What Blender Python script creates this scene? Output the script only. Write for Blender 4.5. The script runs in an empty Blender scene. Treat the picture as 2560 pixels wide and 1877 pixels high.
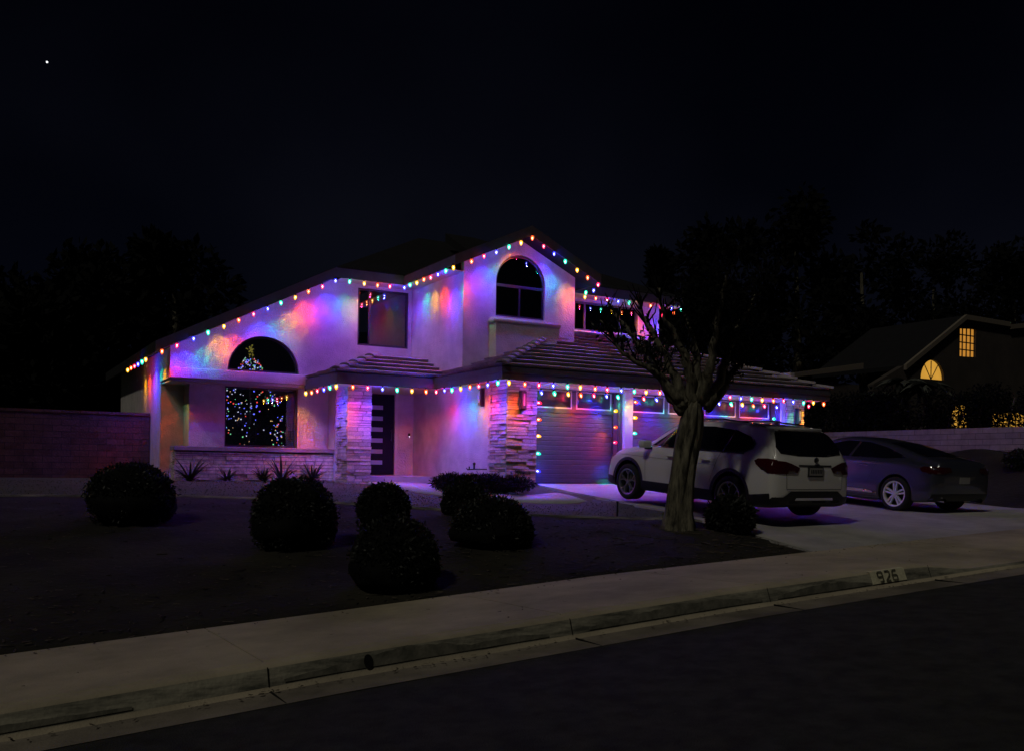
import bpy, bmesh, math, random
import numpy as np
from mathutils import Vector, Matrix, noise
from mathutils.bvhtree import BVHTree
from mathutils.geometry import tessellate_polygon, delaunay_2d_cdt
R = random.Random(11)
SC = bpy.context.scene
COL = SC.collection
PI = math.pi

# ------------------------------------------------------------------ camera, sky, light, exposure
cd = bpy.data.cameras.new('camera'); cam = bpy.data.objects.new('camera', cd); COL.objects.link(cam)
F = Vector((0.5, math.sqrt(3)/2, 0)); RT = Vector((math.sqrt(3)/2, -0.5, 0)); UP = Vector((0, 0, 1))
ca, sa = math.cos(0.0147), math.sin(0.0147)
cx = RT*ca + UP*sa; cy = UP*ca - RT*sa; cz = -F
cam.matrix_world = Matrix(((cx.x, cy.x, cz.x, 0), (cx.y, cy.y, cz.y, 0), (cx.z, cy.z, cz.z, 0.39), (0, 0, 0, 1)))
cd.sensor_width = 36; cd.sensor_fit = 'HORIZONTAL'
cd.lens = 36*2320/2560; cd.shift_y = (1163-938.5)/2560; cd.clip_start = 0.1; cd.clip_end = 2000
SC.camera = cam

W = bpy.data.worlds.new('World'); SC.world = W; W.use_nodes = True
nt = W.node_tree; nt.nodes.clear()
out = nt.nodes.new('ShaderNodeOutputWorld'); bg = nt.nodes.new('ShaderNodeBackground')
tc = nt.nodes.new('ShaderNodeTexCoord'); sep = nt.nodes.new('ShaderNodeSeparateXYZ')
ramp = nt.nodes.new('ShaderNodeValToRGB'); nz = nt.nodes.new('ShaderNodeTexNoise'); mx = nt.nodes.new('ShaderNodeMix')
nz.inputs['Scale'].default_value = 2.2; nz.inputs['Detail'].default_value = 3
ramp.color_ramp.elements[0].position = 0.0; ramp.color_ramp.elements[0].color = (0.0042, 0.0049, 0.0094, 1)
ramp.color_ramp.elements[1].position = 0.42; ramp.color_ramp.elements[1].color = (0.0009, 0.0011, 0.0028, 1)
cl = nt.nodes.new('ShaderNodeValToRGB')
cl.color_ramp.elements[0].position = 0.38; cl.color_ramp.elements[0].color = (0.35, 0.4, 0.5, 1)
cl.color_ramp.elements[1].position = 0.66; cl.color_ramp.elements[1].color = (1.25, 1.2, 1.1, 1)
mx.data_type = 'RGBA'; mx.blend_type = 'MULTIPLY'; mx.inputs[0].default_value = 1
nt.links.new(tc.outputs['Generated'], sep.inputs[0]); nt.links.new(sep.outputs[2], ramp.inputs[0])
nt.links.new(tc.outputs['Generated'], nz.inputs['Vector']); nt.links.new(nz.outputs[0], cl.inputs[0])
nt.links.new(ramp.outputs[0], mx.inputs[6]); nt.links.new(cl.outputs[0], mx.inputs[7])
nt.links.new(mx.outputs[2], bg.inputs[0]); nt.links.new(bg.outputs[0], out.inputs[0])
bg.inputs[1].default_value = 1.0

sd = bpy.data.lights.new('sun', 'SUN'); sun = bpy.data.objects.new('sun', sd); COL.objects.link(sun)
sd.energy = 0.30; sd.angle = math.radians(3); sd.color = (1.0, 0.94, 0.78)
sun.rotation_euler = Vector((0.62, 0.30, -0.78)).to_track_quat('-Z', 'Y').to_euler()   # a lamp-like glow from over the street

SC.view_settings.view_transform = 'Standard'; SC.view_settings.look = 'None'
SC.view_settings.exposure = 0.0; SC.view_settings.gamma = 1.0
SC.render.engine = 'CYCLES'
SC.cycles.use_denoising = True
SC.cycles.max_bounces = 5; SC.cycles.diffuse_bounces = 2; SC.cycles.glossy_bounces = 3; SC.cycles.transparent_max_bounces = 12
SC.cycles.sample_clamp_indirect = 2.0; SC.cycles.caustics_reflective = False; SC.cycles.caustics_refractive = False
SC.cycles.use_light_tree = True

# ------------------------------------------------------------------ materials
def mat(name, col, rough=0.8, var=0.0, scale=6.0, bump=0.0, bscale=40.0, metal=0.0, coat=0.0, rnd=0.0, emis=None, es=0.0, col2=None, spec=0.5):
    m = bpy.data.materials.new(name); m.use_nodes = True
    t = m.node_tree; b = t.nodes['Principled BSDF']
    b.inputs['Base Color'].default_value = (*col, 1); b.inputs['Roughness'].default_value = rough
    b.inputs['Metallic'].default_value = metal; b.inputs['Coat Weight'].default_value = coat
    b.inputs['Coat Roughness'].default_value = 0.03; b.inputs['Specular IOR Level'].default_value = spec
    tc = t.nodes.new('ShaderNodeTexCoord'); last = None
    if var or col2:
        n = t.nodes.new('ShaderNodeTexNoise'); n.inputs['Scale'].default_value = scale; n.inputs['Detail'].default_value = 6
        n.inputs['Roughness'].default_value = 0.65
        t.links.new(tc.outputs['Object'], n.inputs['Vector'])
        r = t.nodes.new('ShaderNodeValToRGB'); c2 = col2 or tuple(c*(1-var) for c in col)
        r.color_ramp.elements[0].position = 0.36; r.color_ramp.elements[0].color = (*c2, 1)
        r.color_ramp.elements[1].position = 0.64; r.color_ramp.elements[1].color = (*(col if col2 else tuple(min(1, c*(1+var*0.5)) for c in col)), 1)
        t.links.new(n.outputs[0], r.inputs[0]); last = r.outputs[0]
    if rnd:
        oi = t.nodes.new('ShaderNodeObjectInfo'); hs = t.nodes.new('ShaderNodeHueSaturation')
        mr = t.nodes.new('ShaderNodeMapRange'); mr.inputs[3].default_value = 1-rnd; mr.inputs[4].default_value = 1+rnd
        t.links.new(oi.outputs['Random'], mr.inputs[0]); t.links.new(mr.outputs[0], hs.inputs['Value'])
        if last: t.links.new(last, hs.inputs['Color'])
        else: hs.inputs['Color'].default_value = (*col, 1)
        last = hs.outputs[0]
    if last: t.links.new(last, b.inputs['Base Color'])
    if bump:
        n2 = t.nodes.new('ShaderNodeTexNoise'); n2.inputs['Scale'].default_value = bscale; n2.inputs['Detail'].default_value = 5
        t.links.new(tc.outputs['Object'], n2.inputs['Vector'])
        bp = t.nodes.new('ShaderNodeBump'); bp.inputs['Strength'].default_value = bump; bp.inputs['Distance'].default_value = 0.02
        t.links.new(n2.outputs[0], bp.inputs['Height']); t.links.new(bp.outputs[0], b.inputs['Normal'])
    if emis:
        b.inputs['Emission Color'].default_value = (*emis, 1); b.inputs['Emission Strength'].default_value = es
    return m

M = {}
M['stucco'] = mat('stucco', (0.66, 0.62, 0.62), 0.9, 0.16, 2.6, 0.9, 38)
M['trim'] = mat('trim', (0.70, 0.68, 0.68), 0.6, 0.05, 3)
M['fascia'] = mat('fascia', (0.11, 0.10, 0.12), 0.6, 0.15, 5, 0.1, 30)
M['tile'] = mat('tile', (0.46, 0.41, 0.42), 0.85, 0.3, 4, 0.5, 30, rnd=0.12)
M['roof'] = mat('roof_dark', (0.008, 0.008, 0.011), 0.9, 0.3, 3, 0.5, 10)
M['stone'] = mat('stone', (0.68, 0.60, 0.50), 0.85, 0.35, 7, 0.8, 22, rnd=0.38)
M['mortar'] = mat('mortar', (0.05, 0.045, 0.045), 0.95, 0.3, 8)
M['gdoor'] = mat('garage_panel', (0.075, 0.075, 0.078), 0.55, 0.1, 3, 0.15, 50)
M['gtrim'] = mat('jamb', (0.16, 0.12, 0.13), 0.6, 0.1, 4)
M['bronze'] = mat('bronze', (0.035, 0.032, 0.04), 0.4)
M['frame'] = mat('window_frame', (0.09, 0.085, 0.10), 0.4)
M['door'] = mat('door_paint', (0.010, 0.009, 0.016), 0.7, spec=0.15)
M['slit'] = mat('frosted_glass', (0.42, 0.40, 0.50), 0.35, 0.1, 3)
M['gglass'] = mat('garage_glass', (0.05, 0.045, 0.06), 0.18, 0.15, 2)
M['concrete'] = mat('concrete', (0.52, 0.50, 0.48), 0.9, 0.22, 1.4, 0.3, 60)
M['walk'] = mat('sidewalk_concrete', (0.51, 0.44, 0.315), 0.92, 0.3, 0.9, 0.35, 55)
M['asphalt'] = mat('asphalt', (0.042, 0.043, 0.036), 0.93, 0.5, 5, 1.0, 90)
M['soil'] = mat('soil', (0.032, 0.029, 0.017), 1.0, 0.5, 0.9, 0.9, 14, col2=(0.010, 0.008, 0.007))
M['lawn'] = mat('lawn', (0.070, 0.085, 0.028), 1.0, 0.3, 1.1, 0.15, 40)
M['blade'] = mat('grass_blade', (0.060, 0.075, 0.026), 0.8, 0.4, 2)
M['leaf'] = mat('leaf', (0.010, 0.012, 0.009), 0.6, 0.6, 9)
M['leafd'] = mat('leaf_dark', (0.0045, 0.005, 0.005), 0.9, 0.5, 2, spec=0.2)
M['agave'] = mat('strap_leaf', (0.11, 0.12, 0.10), 0.5, 0.4, 7)
M['bark'] = mat('bark', (0.24, 0.22, 0.155), 0.95, 0.5, 7, 1.0, 12, col2=(0.028, 0.025, 0.02))
for nn in [q for q in M['bark'].node_tree.nodes if q.type == 'TEX_NOISE']:
    t_ = M['bark'].node_tree; mp_ = t_.nodes.new('ShaderNodeMapping'); mp_.inputs['Scale'].default_value = (2.2, 2.2, 0.5)
    t_.links.new([q for q in t_.nodes if q.type == 'TEX_COORD'][0].outputs['Object'], mp_.inputs[0]); t_.links.new(mp_.outputs[0], nn.inputs['Vector'])
M['block'] = mat('block', (0.34, 0.29, 0.28), 0.9, 0.2, 5, 0.6, 25, rnd=0.12)
M['brick'] = mat('brick', (0.15, 0.07, 0.055), 0.9, 0.25, 6, 0.6, 25, rnd=0.18)
M['black'] = mat('black_plastic', (0.012, 0.012, 0.014), 0.5)
M['rubber'] = mat('rubber', (0.012, 0.012, 0.012), 0.85)
M['white_paint'] = mat('white_paint', (0.86, 0.85, 0.83), 0.28, coat=0.9)
M['silver_paint'] = mat('silver_paint', (0.08, 0.085, 0.115), 0.28, metal=0.55, coat=1.0)
M['carglass'] = mat('car_glass', (0.006, 0.006, 0.009), 0.06, spec=0.6)
M['alloy'] = mat('alloy', (0.55, 0.55, 0.58), 0.3, metal=0.85)
M['alloyw'] = mat('bright_alloy', (0.85, 0.85, 0.88), 0.35, metal=0.3)
M['chrome'] = mat('chrome', (0.75, 0.75, 0.78), 0.15, metal=1)
M['tail'] = mat('tail_lamp', (0.05, 0.002, 0.003), 0.12, coat=1)
M['plate'] = mat('plate', (0.35, 0.34, 0.33), 0.4)
M['ink'] = mat('dark_ink', (0.03, 0.03, 0.035), 0.7)
M['house_number_paint'] = mat('house_number_paint', (0.92, 0.88, 0.62), 0.9, 0.3, 9, 0.3, 50, col2=(0.60, 0.57, 0.38))
M['room'] = mat('room_wall', (0.10, 0.09, 0.10), 0.9)
M['curtain'] = mat('curtain', (0.22, 0.21, 0.24), 0.9, 0.1, 2)
M['fir'] = mat('fir', (0.015, 0.03, 0.018), 0.8, 0.4, 9)
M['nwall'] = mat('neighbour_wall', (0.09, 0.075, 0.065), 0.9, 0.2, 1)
M['nfascia'] = mat('neighbour_fascia', (0.26, 0.22, 0.17), 0.8)
M['stain'] = mat('stain', (0.09, 0.09, 0.07), 0.95, 0.6, 7, 0.4, 30, col2=(0.20, 0.19, 0.15))
M['chip'] = mat('wood_chip', (0.10, 0.08, 0.06), 0.9, 0.5, 20)
M['hole'] = mat('drain_dark', (0.004, 0.004, 0.004), 1)
M['star'] = mat('planet', (0, 0, 0), 1, emis=(0.9, 0.95, 1), es=2.0)

def glass_mat(name, tint=(0.75, 0.75, 0.8), refl=1.45, rough=0.0):
    m = bpy.data.materials.new(name); m.use_nodes = True; t = m.node_tree; t.nodes.clear()
    o = t.nodes.new('ShaderNodeOutputMaterial'); mix = t.nodes.new('ShaderNodeMixShader')
    tr = t.nodes.new('ShaderNodeBsdfTransparent'); gl = t.nodes.new('ShaderNodeBsdfGlossy'); fr = t.nodes.new('ShaderNodeFresnel')
    fr.inputs[0].default_value = refl; tr.inputs[0].default_value = (*tint, 1); gl.inputs['Roughness'].default_value = rough
    gl.inputs[0].default_value = (1, 1, 1, 1)
    t.links.new(fr.outputs[0], mix.inputs[0]); t.links.new(tr.outputs[0], mix.inputs[1]); t.links.new(gl.outputs[0], mix.inputs[2])
    t.links.new(mix.outputs[0], o.inputs[0]); return m
M['glass'] = glass_mat('window_glass', refl=2.1)

def warm_window(name, c, s):
    m = bpy.data.materials.new(name); m.use_nodes = True; t = m.node_tree; b = t.nodes['Principled BSDF']
    b.inputs['Base Color'].default_value = (0.02, 0.02, 0.02, 1); b.inputs['Roughness'].default_value = 0.3
    tc = t.nodes.new('ShaderNodeTexCoord'); n = t.nodes.new('ShaderNodeTexNoise'); n.inputs['Scale'].default_value = 2.0
    r = t.nodes.new('ShaderNodeValToRGB'); r.color_ramp.elements[0].color = tuple(x*0.6 for x in c)+(1,); r.color_ramp.elements[1].color = (*c, 1)
    t.links.new(tc.outputs['Object'], n.inputs['Vector']); t.links.new(n.outputs[0], r.inputs[0])
    t.links.new(r.outputs[0], b.inputs['Emission Color']); b.inputs['Emission Strength'].default_value = s
    return m
M['warm'] = warm_window('lit_window', (0.78, 0.33, 0.045), 0.80)
M['warm2'] = warm_window('lit_window_yellow', (0.92, 0.46, 0.06), 0.80)

# ------------------------------------------------------------------ mesh helpers
def obj(name, bm, m=None, parent=None, smooth=False, **props):
    me = bpy.data.meshes.new(name)
    bmesh.ops.recalc_face_normals(bm, faces=bm.faces) if props.pop('recalc', False) else None
    bm.to_mesh(me); bm.free()
    return obj_me(name, me, m, parent, smooth, **props)
def obj_me(name, me, m=None, parent=None, smooth=False, **props):
    if m is not None and not me.materials:
        for k in (m if isinstance(m, (list, tuple)) else [m]): me.materials.append(M[k] if isinstance(k, str) else k)
    if smooth: me.polygons.foreach_set('use_smooth', [True]*len(me.polygons))
    o = bpy.data.objects.new(name, me); COL.objects.link(o)
    if parent is not None: o.parent = parent
    for k, v in props.items(): o[k] = v
    return o
def empty(name, loc=(0, 0, 0), rz=0.0, parent=None, **props):
    o = bpy.data.objects.new(name, None); COL.objects.link(o); o.location = loc; o.rotation_euler = (0, 0, rz)
    if parent is not None: o.parent = parent
    for k, v in props.items(): o[k] = v
    return o
def BM(): return bmesh.new()
def box(bm, x0, x1, y0, y1, z0, z1, mi=0):
    v = [bm.verts.new(p) for p in ((x0,y0,z0),(x1,y0,z0),(x1,y1,z0),(x0,y1,z0),(x0,y0,z1),(x1,y0,z1),(x1,y1,z1),(x0,y1,z1))]
    for f in ((0,3,2,1),(4,5,6,7),(0,1,5,4),(1,2,6,5),(2,3,7,6),(3,0,4,7)):
        bm.faces.new([v[i] for i in f]).material_index = mi
def bevel(bm, w=0.01, seg=1):
    bmesh.ops.bevel(bm, geom=bm.edges[:], offset=w, segments=seg, affect='EDGES', profile=0.5)
def tube(bm, pts, rad, n=8, caps=True, jit=0.0, jf=1.5):
    pts = [Vector(p) for p in pts]; rings = []
    a = Vector((0, 0, 1)) if abs((pts[1]-pts[0]).normalized().z) < 0.9 else Vector((1, 0, 0))
    for i, p in enumerate(pts):
        d = (pts[min(i+1, len(pts)-1)]-pts[max(i-1, 0)]).normalized()
        u = d.cross(a).normalized(); w = u.cross(d).normalized()
        r = rad[i] if isinstance(rad, (list, tuple)) else rad
        ring = []
        for k in range(n):
            t = 2*PI*k/n; rr = r
            if jit: rr = r*(1+jit*noise.noise(Vector((p.x*3+math.cos(t)*jf, p.y*3+math.sin(t)*jf, p.z*1.1))))
            ring.append(bm.verts.new(p+(u*math.cos(t)+w*math.sin(t))*rr))
        rings.append(ring)
    for a_, b_ in zip(rings, rings[1:]):
        for k in range(n): bm.faces.new((a_[k], a_[(k+1) % n], b_[(k+1) % n], b_[k]))
    if caps:
        bm.faces.new(rings[0][::-1]); bm.faces.new(rings[-1])
def prism_poly(bm, pts2, f0, f1, mi=0, holes=()):
    """pts2 outline, f0/f1: functions 2d -> 3d for the front and the back skin"""
    loops = [list(pts2)]+[list(h) for h in holes]
    tris = tessellate_polygon([[Vector((p[0], p[1], 0)) for p in l] for l in loops])
    flat = [p for l in loops for p in l]
    a = [bm.verts.new(f0(p)) for p in flat]; b = [bm.verts.new(f1(p)) for p in flat]
    for t in tris:
        try:
            bm.faces.new([a[i] for i in t]).material_index = mi; bm.faces.new([b[i] for i in reversed(t)]).material_index = mi
        except ValueError: pass
    k = 0
    for l in loops:
        n = len(l)
        for i in range(n):
            j = (i+1) % n
            bm.faces.new((a[k+i], b[k+i], b[k+j], a[k+j])).material_index = mi
        k += n
    bmesh.ops.recalc_face_normals(bm, faces=bm.faces)
def wall_y(name, outline, y, th, m, parent, holes=(), **kw):      # wall facing -Y, outline in (x, z)
    bm = BM(); prism_poly(bm, outline, lambda p: (p[0], y, p[1]), lambda p: (p[0], y+th, p[1]), 0, holes); return obj(name, bm, m, parent, **kw)
def wall_x(name, outline, x, th, m, parent, holes=(), **kw):      # wall facing -X, outline in (y, z)
    bm = BM(); prism_poly(bm, outline, lambda p: (x, p[0], p[1]), lambda p: (x+th, p[0], p[1]), 0, holes); return obj(name, bm, m, parent, **kw)
def slab(bm, pts, th):            # pts: 3d bottom outline; vertical prism upward by th
    a = [bm.verts.new(p) for p in pts]; b = [bm.verts.new((p[0], p[1], p[2]+th)) for p in pts]
    bm.faces.new(a[::-1]); bm.faces.new(b); n = len(a)
    for i in range(n): bm.faces.new((a[i], a[(i+1) % n], b[(i+1) % n], b[i]))
def arch(cx_, z0, r, n=20, rz=None): return [(cx_+r*math.cos(PI*k/n), z0+(rz or r)*math.sin(PI*k/n)) for k in range(n+1)]
def place(px, f): return Vector((0.5*f+0.8660254*(px-1280)/2320*f, 0.8660254*f-0.5*(px-1280)/2320*f))   # compass bearing and distance from the viewpoint

# ------------------------------------------------------------------ terrain
def interp(x, tab):
    if x <= tab[0][0]: a, b = tab[0], tab[1]
    elif x >= tab[-1][0]: a, b = tab[-2], tab[-1]
    else:
        for a, b in zip(tab, tab[1:]):
            if x <= b[0]: break
    return a[1]+(b[1]-a[1])*(x-a[0])/(b[0]-a[0])
ST = [(-8, -1.95), (0.37, -1.307), (2.3, -1.163), (6.04, -0.925), (10.0, -0.725), (14.2, -0.55), (40, 0.5)]
def street(x): return interp(x, ST)
SW = [(-8, -1.83), (0.19, -1.20), (2.85, -1.04), (6.1, -0.83), (9.64, -0.67), (14.2, -0.47), (40, 0.58)]
def swz(x): return interp(x, SW)
STRIP = [(-12, 17.4), (0, 17.8), (3.1, 17.6), (4.4, 16.6), (5.3, 15.1), (6.3, 13.9), (7.5, 12.5), (8.5, 11.95), (9.4, 11.5), (10.14, 11.34), (11, 11.3)]
STRZ = [(-12, -0.25), (3.1, -0.25), (5.3, -0.29), (7.5, -0.39), (9.4, -0.43), (11, -0.44)]
DRV = [(8.56, -0.64), (12, -0.37), (14, -0.25), (16, -0.13), (17.8, 0.0), (18, 0.0)]
def drive_z(x, y):
    z = interp(y, DRV); k = max(0, min(1, (12-y)/3.44)); return z+(swz(x)-swz(11.0))*k*0.9
def smooth(t): t = max(0, min(1, t)); return t*t*(3-2*t)
def left_edge(y): return interp(y, [(8.56, 9.60), (10, 9.84), (12.5, 10.27), (14, 10.48), (17.3, 10.75), (18, 10.75)])
def ground_z(x, y, rough=True):
    if y < 8.58: return min(swz(x), street(x))-0.25
    ys, zs = interp(x, STRIP), interp(x, STRZ)
    if y < ys:
        t = (y-8.58)/(ys-8.58); z = (swz(x)-0.05)*(1-t)+zs*t-0.10*max(0, 1-(y-8.58)/0.28)
        z += 0.06*math.sin(PI*t)
        if rough: z += (0.05*noise.noise(Vector((x*1.3, y*1.3, 0)))+0.025*noise.noise(Vector((x*5, y*5, 3))))*min(1, t*6)*min(1, (1-t)*6)
    else:
        z = zs+(-0.07-zs)*smooth((y-ys)/(21.5-ys))
    le = left_edge(min(max(y, 8.56), 18))
    if x > le-0.9 and y < 18:
        k = smooth((x-le+0.9)/0.9); z = z*(1-k)+(drive_z(le, y)-0.02)*k
    if x > le: z = drive_z(min(x, 19.5), min(y, 17.8))-0.10
    if x > 19.55:
        z = drive_z(19.5, min(y, 17.8))-0.03+(0.98-drive_z(19.5, min(y, 17.8)))*smooth((x-19.55)/3.2)
        if rough: z += 0.08*noise.noise(Vector((x*1.1, y*1.1, 7)))
    if x > 23.0: z = 1.15+0.5*smooth((x-23)/20)
    return z
def grid_mesh(xs, ys, zf):
    nx, ny = len(xs), len(ys)
    v = [(x, y, zf(x, y)) for y in ys for x in xs]
    f = [(j*nx+i, j*nx+i+1, (j+1)*nx+i+1, (j+1)*nx+i) for j in range(ny-1) for i in range(nx-1)]
    me = bpy.data.meshes.new('m'); me.from_pydata(v, [], f); me.update(); return me
def frange(a, b, s):
    n = max(1, round((b-a)/s)); return [a+(b-a)*i/n for i in range(n+1)]
xs = [-400, -120, -40, -15] + frange(-8, 24, 0.16) + [26, 30, 40, 60, 120, 400]
ys = [-400, -100, -20, 0, 5, 8.3, 8.5, 8.58] + frange(8.64, 19, 0.16) + [20, 21.5, 24, 30, 45, 80, 400]
me = grid_mesh(xs, ys, ground_z)
me.materials.append(M['soil']); me.materials.append(M['lawn'])
for p in me.polygons:
    c = p.center
    if c.y > interp(c.x, STRIP) and c.x < 10.9: p.material_index = 1
obj_me('ground', me, None, None, True, kind='structure')

# road, gutter, kerb, sidewalk
me = grid_mesh([-60, -20]+frange(-8, 24, 1)+[40, 80], [-60, -9, -3, 0, 3, 6.02], lambda x, y: street(x)+0.03*math.sin(max(0, min(1, (6.02-y)/9))*PI))
obj_me('road', me, 'asphalt', None, True, kind='structure')
def kerb_h(x): return 0.15-0.125*smooth((x-8.75)/1.1)+0.125*smooth((x-20.2)/1.1)
bm = BM(); secs = []
for x in frange(-20, 26, 0.25):
    s = street(x); h = kerb_h(x); top = swz(x)-0.012
    prof = [(6.02, s+0.004), (6.40, s-0.012), (6.415, s-0.010), (6.45, s+0.02), (6.50, s+0.02+h*0.80), (6.54, s+h+0.008), (6.63, s+h+0.012)]
    secs.append([bm.verts.new((x, y, z)) for y, z in prof])
for a, b in zip(secs, secs[1:]):
    for i in range(len(a)-1): bm.faces.new((a[i], b[i], b[i+1], a[i+1]))
for f in bm.faces:
    yy = f.calc_center_median().y
    if 6.45 < yy < 6.51: f.material_index = 1
    elif yy < 6.42: f.material_index = 2
M['kerb_face'] = mat('kerb_face', (0.36, 0.34, 0.26), 0.95, 0.6, 1.0, 0.5, 30, col2=(0.075, 0.075, 0.06))
for nn in M['kerb_face'].node_tree.nodes:
    if nn.type == 'TEX_NOISE':
        mp_ = M['kerb_face'].node_tree.nodes.new('ShaderNodeMapping'); mp_.inputs['Scale'].default_value = (2.2, 1, 14)
        tcn = [q for q in M['kerb_face'].node_tree.nodes if q.type == 'TEX_COORD'][0]
        M['kerb_face'].node_tree.links.new(tcn.outputs['Object'], mp_.inputs[0]); M['kerb_face'].node_tree.links.new(mp_.outputs[0], nn.inputs['Vector']); break
M['gutter'] = mat('gutter', (0.27, 0.235, 0.19), 0.95, 0.45, 1.1, 0.4, 50)
kerb = obj('kerb', bm, ['walk', 'kerb_face', 'gutter'], None, True, kind='structure')
bm = BM()                       # dark grime stuck along the kerb face
for x0, x1 in ((-6, 0.9), (1.9, 4.1), (4.5, 6.5), (6.7, 8.05)):
    prev = None
    for x in frange(x0, x1, 0.06):
        s = street(x); t = math.sin(PI*(x-x0)/(x1-x0)); hh = max(0.004, 0.02+0.075*t*(0.8+0.7*noise.noise(Vector((x*1.6, 0, 5)))+0.4*noise.noise(Vector((x*9, 0, 5)))))
        k = lambda z: 6.4465+0.05*(z-s-0.02)/(0.12)
        a = bm.verts.new((x, k(s+0.024), s+0.024+0.012)); b = bm.verts.new((x, k(s+0.024+hh), s+0.024+0.012+hh))
        if prev: bm.faces.new((prev[0], a, b, prev[1]))
        prev = (a, b)
obj('kerb_grime', bm, 'stain', kerb)
sidewalk = empty('sidewalk', (0, 0, 0), kind='structure')
ed = [-20, -14, -10, -7.9, -5.5, -3.1, -0.65, 1.79, 4.33, 6.60, 9.0, 11.4, 13.8, 16.2, 18.6, 21.0, 24]
for a, b in zip(ed, ed[1:]):
    a += 0.006; b -= 0.006; bm = BM(); g = []
    n = 8
    for i in range(n+1):
        x = a+(b-a)*i/n; zf = street(x)+kerb_h(x)+0.016; zb = swz(x)
        g.append([bm.verts.new((x, y, z)) for y, z in ((6.632, zf-0.1), (6.632, zf-0.006), (6.645, zf), (7.6, (zf+zb)/2), (8.555, zb), (8.56, zb-0.1))])
    for p, q in zip(g, g[1:]):
        for i in range(5): bm.faces.new((p[i], q[i], q[i+1], p[i+1]))
    bm.faces.new(g[0]); bm.faces.new(g[-1][::-1])
    obj('slab', bm, 'walk', sidewalk)
# gutter joints and drain hole
bm = BM()
for x in ed[4:14]:
    s = street(x); box(bm, x-0.003, x+0.003, 6.03, 6.40, s-0.009, s+0.0055)
    v = [bm.verts.new(q) for q in ((x-0.004, 6.444, s+0.02), (x+0.004, 6.444, s+0.02), (x+0.004, 6.495, s+0.15), (x-0.004, 6.495, s+0.15))]; bm.faces.new(v)
obj('joint', bm, 'hole', kerb)
bm = BM(); s = street(2.53)
ring = [bm.verts.new((2.53+0.036*math.cos(t*PI/10), 6.4415+0.05*(0.062+0.052*math.sin(t*PI/10)-0.02)/0.12, s+0.075+0.052*math.sin(t*PI/10))) for t in range(20)]; bm.faces.new(ring)
obj('drain_hole', bm, 'hole', kerb)
# painted house number
bm = BM(); x0, x1 = 8.06, 8.60
def kp(x, t, off=0.004):         # point on the kerb face, t 0..1 from bottom to the top edge, 1..1.5 over the top
    s = street(x); h = kerb_h(x)
    if t <= 1: return (x, 6.445+0.055*t-off, s+0.022+(h-0.018)*t+off)
    return (x, 6.50+0.2*(t-1), s+h+0.006+off)
prev = None
for x in frange(x0, x1, 0.05):
    c = [bm.verts.new(kp(x, t)) for t in (0.08, 0.4, 0.75, 1.0, 1.25)]
    if prev:
        for i in range(4): bm.faces.new((prev[i], c[i], c[i+1], prev[i+1]))
    prev = c
pn = obj('painted_number_panel', bm, 'house_number_paint', None, label='worn cream painted house number 926 on the kerb face', category='house number')
segs = {'9': [((0,.5),(0,1)),((0,1),(1,1)),((1,1),(1,0)),((0,.5),(1,.5)),((1,0),(0.2,0))], '2': [((0,1),(1,1)),((1,1),(1,.55)),((1,.55),(0,0)),((0,0),(1,0))],
        '6': [((1,1),(0.2,1)),((0.2,1),(0,.5)),((0,.5),(0,0)),((0,0),(1,0)),((1,0),(1,.5)),((1,.5),(0,.5))]}
bm = BM()
for i, ch in enumerate('926'):
    ox = 8.165+i*0.112
    for (a, b) in segs[ch]:
        P0 = Vector((ox+a[0]*0.07, 0.16+a[1]*0.72)); P1 = Vector((ox+b[0]*0.07, 0.16+b[1]*0.72))
        d = Vector(((P1-P0).x, (P1-P0).y*0.13)).normalized(); nx_, nt_ = -d.y*0.011, d.x*0.011/0.13
        q = [(P0.x+nx_, P0.y+nt_), (P0.x-nx_, P0.y-nt_), (P1.x-nx_, P1.y-nt_), (P1.x+nx_, P1.y+nt_)]
        bm.faces.new([bm.verts.new(kp(u, t, 0.008)) for u, t in q])
obj('digits', bm, mat('worn_ink', (0.05, 0.05, 0.04), 0.9, 0.3, 26, col2=(0.20, 0.19, 0.12)), pn)

# driveway: poured bays with joints
driveway = empty('driveway', (0, 0, 0), kind='structure')
ybr = [8.575, 11.2, 14.2, 17.74]
for j in range(3):
    for i in range(4):
        y0, y1 = ybr[j]+0.005, ybr[j+1]-0.005; bm = BM(); n = 8
        rows = []
        for a in range(n+1):
            y = y0+(y1-y0)*a/n; le = left_edge(y); re = 19.5
            cut = [le, 13.3, 15.7, 18.1-0.0, re] ; xa, xb = cut[i]+(0.006 if i else 0), cut[i+1]-0.006
            rows.append([bm.verts.new((xa+(xb-xa)*b/4, y, drive_z(xa+(xb-xa)*b/4, y))) for b in range(5)])
        for p, q in zip(rows, rows[1:]):
            for b in range(4): bm.faces.new((p[b], p[b+1], q[b+1], q[b]))
        for rr in (rows[0], rows[-1]):
            lo = [bm.verts.new(v.co-Vector((0, 0, 0.1))) for v in rr]
            for b in range(4): bm.faces.new((rr[b], lo[b], lo[b+1], rr[b+1]))
        cc = [r[0] for r in rows]; lo = [bm.verts.new(v.co-Vector((0, 0, 0.1))) for v in cc]
        for b in range(n): bm.faces.new((cc[b], cc[b+1], lo[b+1], lo[b]))
        obj('bay', bm, 'concrete', driveway)
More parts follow.
